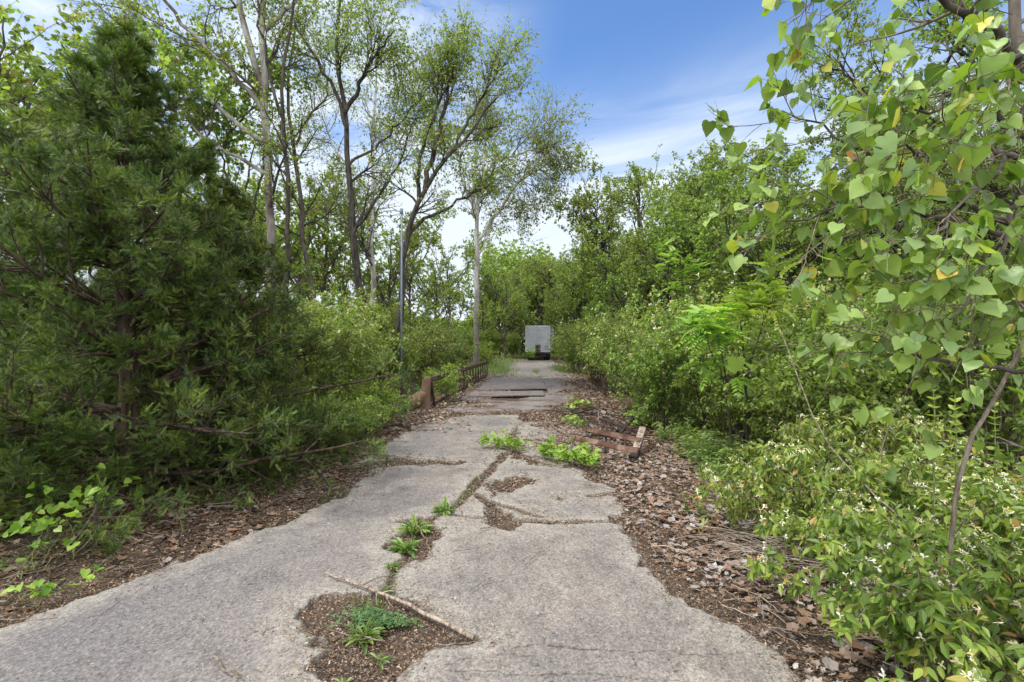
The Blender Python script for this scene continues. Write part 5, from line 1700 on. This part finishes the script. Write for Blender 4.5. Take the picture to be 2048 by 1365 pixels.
# scrap metal frame ------------------------------------------------------------------
def scrap():
    o = GP(1215, 900)
    root = thing('scrap_metal_frame', 'rusty scrap metal frame with weathered wooden post lying on the right verge', 'scrap metal', tuple(o))
    def W(px, py, z=0.0):   # point on a horizontal level z, relative to the thing
        q = GP(px, py, z); q = q - o; q[2] = z; return q
    def part(name, mat, fn, smooth=False):
        ge = Geo(); fn(ge); return ge.obj(name, M[mat], root, smooth)
    def channel(ge, a, b, w=0.085, h=0.03):
        beam(ge, a, b, w, 0.012)
        R = rot_from(a, b)
        for s in (-1, 1):
            off = R[:, 1] * s * w / 2 - R[:, 2] * h / 2
            beam(ge, a + off, b + off, 0.010, h)
    A0, A1 = W(1142, 874, 0.20), W(1275, 903, 0.15)
    Bm0, Bm1 = W(1165, 857, 0.24), W(1280, 881, 0.20)
    def chn(a, b):
        def f(ge):
            R = rot_from(a, b, 1.15); L = np.linalg.norm(b - a)
            box(ge, (a + b) / 2, (L, 0.06, 0.012), R)
            for s in (-1, 1):
                box(ge, (a + b) / 2 + R[:, 1] * s * 0.03 - R[:, 2] * 0.018, (L, 0.012, 0.045), R)
            # square bolt plates near the left end
            for t in (0.05, 0.14):
                box(ge, a + (b - a) * t + R[:, 2] * 0.012, (0.055, 0.07, 0.012), R)
        return f
    part('rail', 'rust_red', chn(A0, A1)); part('rail', 'rust_red', chn(Bm0, Bm1))
    part('rail', 'rust', lambda ge: beam(ge, W(1200, 838, 0.16), W(1285, 868, 0.08), 0.07, 0.05))
    def ringp(c):
        def f(ge):
            th = np.linspace(0, 2 * np.pi, 17); p = np.stack([c[0] + np.cos(th) * 0.035, c[1] + th * 0 - 0.035, c[2] + np.sin(th) * 0.03], 1)
            tubes(ge, p, np.full(17, 0.009), 6)
        return f
    part('ring', 'black_steel', ringp(A0 + np.array([0.07, 0, 0.02])), True)
    part('ring', 'black_steel', ringp(Bm0 + np.array([0.06, 0, 0.02])), True)
    # wooden post, leaning, its lower end darker
    p0, p1 = W(1266, 920, 0.0), W(1284, 864, 0.26)
    part('wooden_post', 'old_wood', lambda ge: beam(ge, p0 + (p1 - p0) * 0.3, p1 + (p1 - p0) * 0.12, 0.10, 0.075, bev=0.006))
    part('post_foot', 'black_steel', lambda ge: beam(ge, p0, p0 + (p1 - p0) * 0.34, 0.108, 0.083, bev=0.004))
    rods = [((1133, 818, 0.16), (1217, 836, 0.18)), ((1153, 820, 0.2), (1171, 858, 0.02)), ((1157, 824, 0.2), (1190, 868, 0.1)), ((1209, 872, 0.14), (1300, 879, 0.12)),
            ((1236, 872, 0.10), (1262, 842, 0.25)), ((1211, 905, 0.02), (1211, 872, 0.15)), ((1216, 836, 0.18), (1262, 880, 0.1))]
    for a, b in rods:
        part('rod', 'black_steel', lambda ge: tubes(ge, resample([W(*a), W(*b)], 6, 0.002), np.full(6, 0.017), 6, cap=True), True)
    rr_ = np.random.default_rng(77)
    for k in range(16):
        px, py = rr_.uniform(1150, 1275), rr_.uniform(822, 885)
        dx, dy = rr_.normal(0, 38), rr_.normal(0, 12)
        a, b = (px - dx, py - dy, rr_.uniform(0.02, 0.28)), (px + dx, py + dy, rr_.uniform(0.02, 0.28))
        part('bent_bar', ('black_steel', 'rust', 'twig')[k % 3], lambda ge: tubes(ge, resample([W(*a), (W(*a) + W(*b)) / 2 + rr_.normal(0, 0.03, 3), W(*b)], 7, 0.004), np.full(7, (0.011, 0.014, 0.008)[k % 3]), 6, cap=True), True)
    def mesh(ge):
        r = np.random.default_rng(5)
        a0, a1, b0, b1 = W(1180, 828, 0.14), W(1235, 842, 0.16), W(1195, 872, 0.1), W(1255, 880, 0.1)
        for k in range(9):
            t = k / 8
            tubes(ge, resample([a0 * (1 - t) + a1 * t, (a0 * (1 - t) + a1 * t + b0 * (1 - t) + b1 * t) / 2 + r.normal(0, .02, 3), b0 * (1 - t) + b1 * t], 6), np.full(6, 0.006), 4)
        for k in range(5):
            t = k / 4
            tubes(ge, resample([a0 * (1 - t) + b0 * t, a1 * (1 - t) + b1 * t], 6, 0.01), np.full(6, 0.004), 4)
    part('wire_grid', 'rust', mesh)
    for (px, py, z, s, mt) in [(1210, 815, 0.16, 0.085, 'rust'), (1206, 829, 0.16, 0.10, 'old_wood'), (1199, 840, 0.12, 0.085, 'old_wood')]:
        c = W(px, py, z)
        a = c + np.array([-0.025, -0.03, -0.04]); b = c + np.array([0.03, 0.04, 0.05])
        part('bracket' if mt == 'rust' else 'wooden_block', mt, lambda ge: beam(ge, a, b, s, s * 0.55, 0.3, bev=0.005))


scrap()
A_, B_ = GP(1100, 840), GP(1225, 892)
rng = np.random.default_rng(1700)
stick('bent_wire', 'pale curved cane rising off the road left of the scrap metal', [P(1093, 838, 9.2), P(1110, 858, 8.6), P(1140, 872, 8.0), P(1175, 880, 7.6)], 0.009, 0.009, 'dry_cane' if 'dry_cane' in M else 'twig', cat='cane')


# trailer --------------------------------------------------------------------------------
def trailer():
    d = 47.5; s = 1.0
    x = X_at(1075.5, d)
    root = thing('box_trailer', 'old white ribbed box trailer parked where the road bends', 'trailer', (x, d, -0.33), rz=math.radians(-6.7))
    W_, Hb, Ht, L = 2.44, 0.84, 3.45, 11.0
    ge = Geo(); box(ge, (0, L / 2, (Hb + Ht) / 2), (W_, L, Ht - Hb), bev=0.06)
    ge.obj('body', M['skin'], root)
    ge = Geo()
    for sx in (-1, 1):
        box(ge, (sx * (W_ / 2 - 0.04), -0.012, (Hb + Ht) / 2), (0.09, 0.03, Ht - Hb))
    box(ge, (0, -0.014, Ht - 0.05), (W_ - 0.2, 0.03, 0.09)); box(ge, (0, -0.014, Hb + 0.05), (W_ - 0.2, 0.03, 0.09))
    ge.obj('rear_frame', M['trim'], root)
    ge = Geo(); box(ge, (0.0, -0.055, Ht - 0.42), (0.46, 0.02, 0.07)); ge.obj('header_plate', M['trim'], root)
    for sx in (-1, 1):
        ge = Geo(); box(ge, (sx * 0.56, -0.018, (Hb + Ht) / 2), (1.09, 0.035, Ht - Hb - 0.2), bev=0.008)
        for k in range(17): box(ge, (sx * 0.56, -0.040, Hb + 0.22 + k * 0.138), (1.0, 0.018, 0.035))
        dr = ge.obj('rear_door', M['skin'], root)
        ge = Geo(); tubes(ge, np.array([(sx * 0.12, -0.055, Hb + 0.12), (sx * 0.12, -0.055, 2.2), (sx * 0.12, -0.055, Ht - 0.12)]), np.full(3, 0.016), 6); ge.obj('lock_rod', M['trim'], dr, True)
    ge = Geo(); box(ge, (0.02, -0.05, Hb + 0.38), (0.50, 0.03, 0.70)); ge.obj('rusty_panel', M['rust_red'], root)
    ge = Geo(); box(ge, (-0.1, -0.07, Hb + 0.35), (0.18, 0.02, 0.5)); ge.obj('panel_opening', M['black_steel'], root)
    ge = Geo()
    for (cx, cz, w, h) in ((0.76, Hb + 0.42, 0.03, 0.34), (0.98, Hb + 0.42, 0.03, 0.34), (0.87, Hb + 0.6, 0.25, 0.03), (0.87, Hb + 0.26, 0.25, 0.03)):
        box(ge, (cx, -0.045, cz), (w, 0.02, h))
    ge.obj('placard_frame', M['black_steel'], root)
    ge = Geo(); box(ge, (0, 4.5, Hb - 0.13), (0.9, 8.9, 0.2)); box(ge, (0, 0.10, Hb - 0.12), (2.2, 0.2, 0.22)); 
    box(ge, (0.0, 0.05, 0.45), (1.7, 0.1, 0.12)); box(ge, (-0.6, 0.05, 0.68), (0.1, 0.1, 0.4)); box(ge, (0.6, 0.05, 0.68), (0.1, 0.1, 0.4))
    tubes(ge, np.array([(-1.1, 1.2, 0.5), (1.1, 1.2, 0.5)]), np.full(2, 0.07), 8); tubes(ge, np.array([(-1.1, 2.5, 0.5), (1.1, 2.5, 0.5)]), np.full(2, 0.07), 8)
    ge.obj('chassis', M['black_steel'], root)
    for y in (1.2, 2.5):
        for cx in (-0.98, -0.68, 0.68, 0.98):
            th = np.linspace(0, 2 * np.pi, 28, endpoint=False)
            prof = [(0.30, -0.12), (0.46, -0.13), (0.5, -0.09), (0.5, 0.09), (0.46, 0.13), (0.30, 0.12)]
            v = np.array([[cx + dx, y + r * np.cos(a), 0.5 + r * np.sin(a)] for r, dx in prof for a in th])
            f = [[r * 28 + k, r * 28 + (k + 1) % 28, (r + 1) * 28 + (k + 1) % 28, (r + 1) * 28 + k] for r in range(5) for k in range(28)]
            ge = Geo().add(v, f); w = ge.obj('wheel', M['tyre'], root, True)
            rim = Geo(); v = np.array([[cx + dx, y + r * np.cos(a), 0.5 + r * np.sin(a)] for r, dx in [(0.31, -0.1), (0.24, -0.02), (0.1, -0.03), (0.001, -0.03)] for a in th])
            f = [[r * 28 + k, r * 28 + (k + 1) % 28, (r + 1) * 28 + (k + 1) % 28, (r + 1) * 28 + k] for r in range(3) for k in range(28)]
            rim.add(v, f).obj('rim', M['rust'], w)
    for cx in (-0.75, 0.75):
        ge = Geo(); beam(ge, (cx, 8.6, 0.0), (cx, 8.6, Hb - 0.02), 0.11, 0.11); box(ge, (cx, 8.6, 0.03), (0.3, 0.3, 0.04)); ge.obj('landing_leg', M['black_steel'], root)


trailer()


def pole():
    d = 14.2; x = X_at(803, d); top = P(803, 420, d)[2]
    root = thing('utility_pole', 'thin grey metal pole with a short arm, standing in the shrubs left of the bridge', 'pole', (x, d, 0))
    ge = Geo(); tubes(ge, np.array([(0, 0, -0.1), (0, 0, top * 0.5), (0.01, 0, top)]), np.array([0.030, 0.028, 0.025]), 14, cap=True); ge.obj('shaft', M['galv'], root, True)
    ge = Geo(); tubes(ge, resample([(0, 0, top - 0.05), (-0.25, 0, top - 0.02), (-0.55, 0.05, top - 0.03)], 8), np.full(8, 0.012), 8, cap=True); ge.obj('arm', M['galv'], root, True)
    ge = Geo(); tubes(ge, np.array([(0, 0, top - 0.12), (0, 0, top + 0.03)]), np.full(2, 0.05), 12, cap=True); ge.obj('cap', M['galv'], root, True)


pole()
for o in scene.objects:
    if '_used' in o.keys(): del o['_used']
print('faces', sum(len(m.polygons) for m in D.meshes))
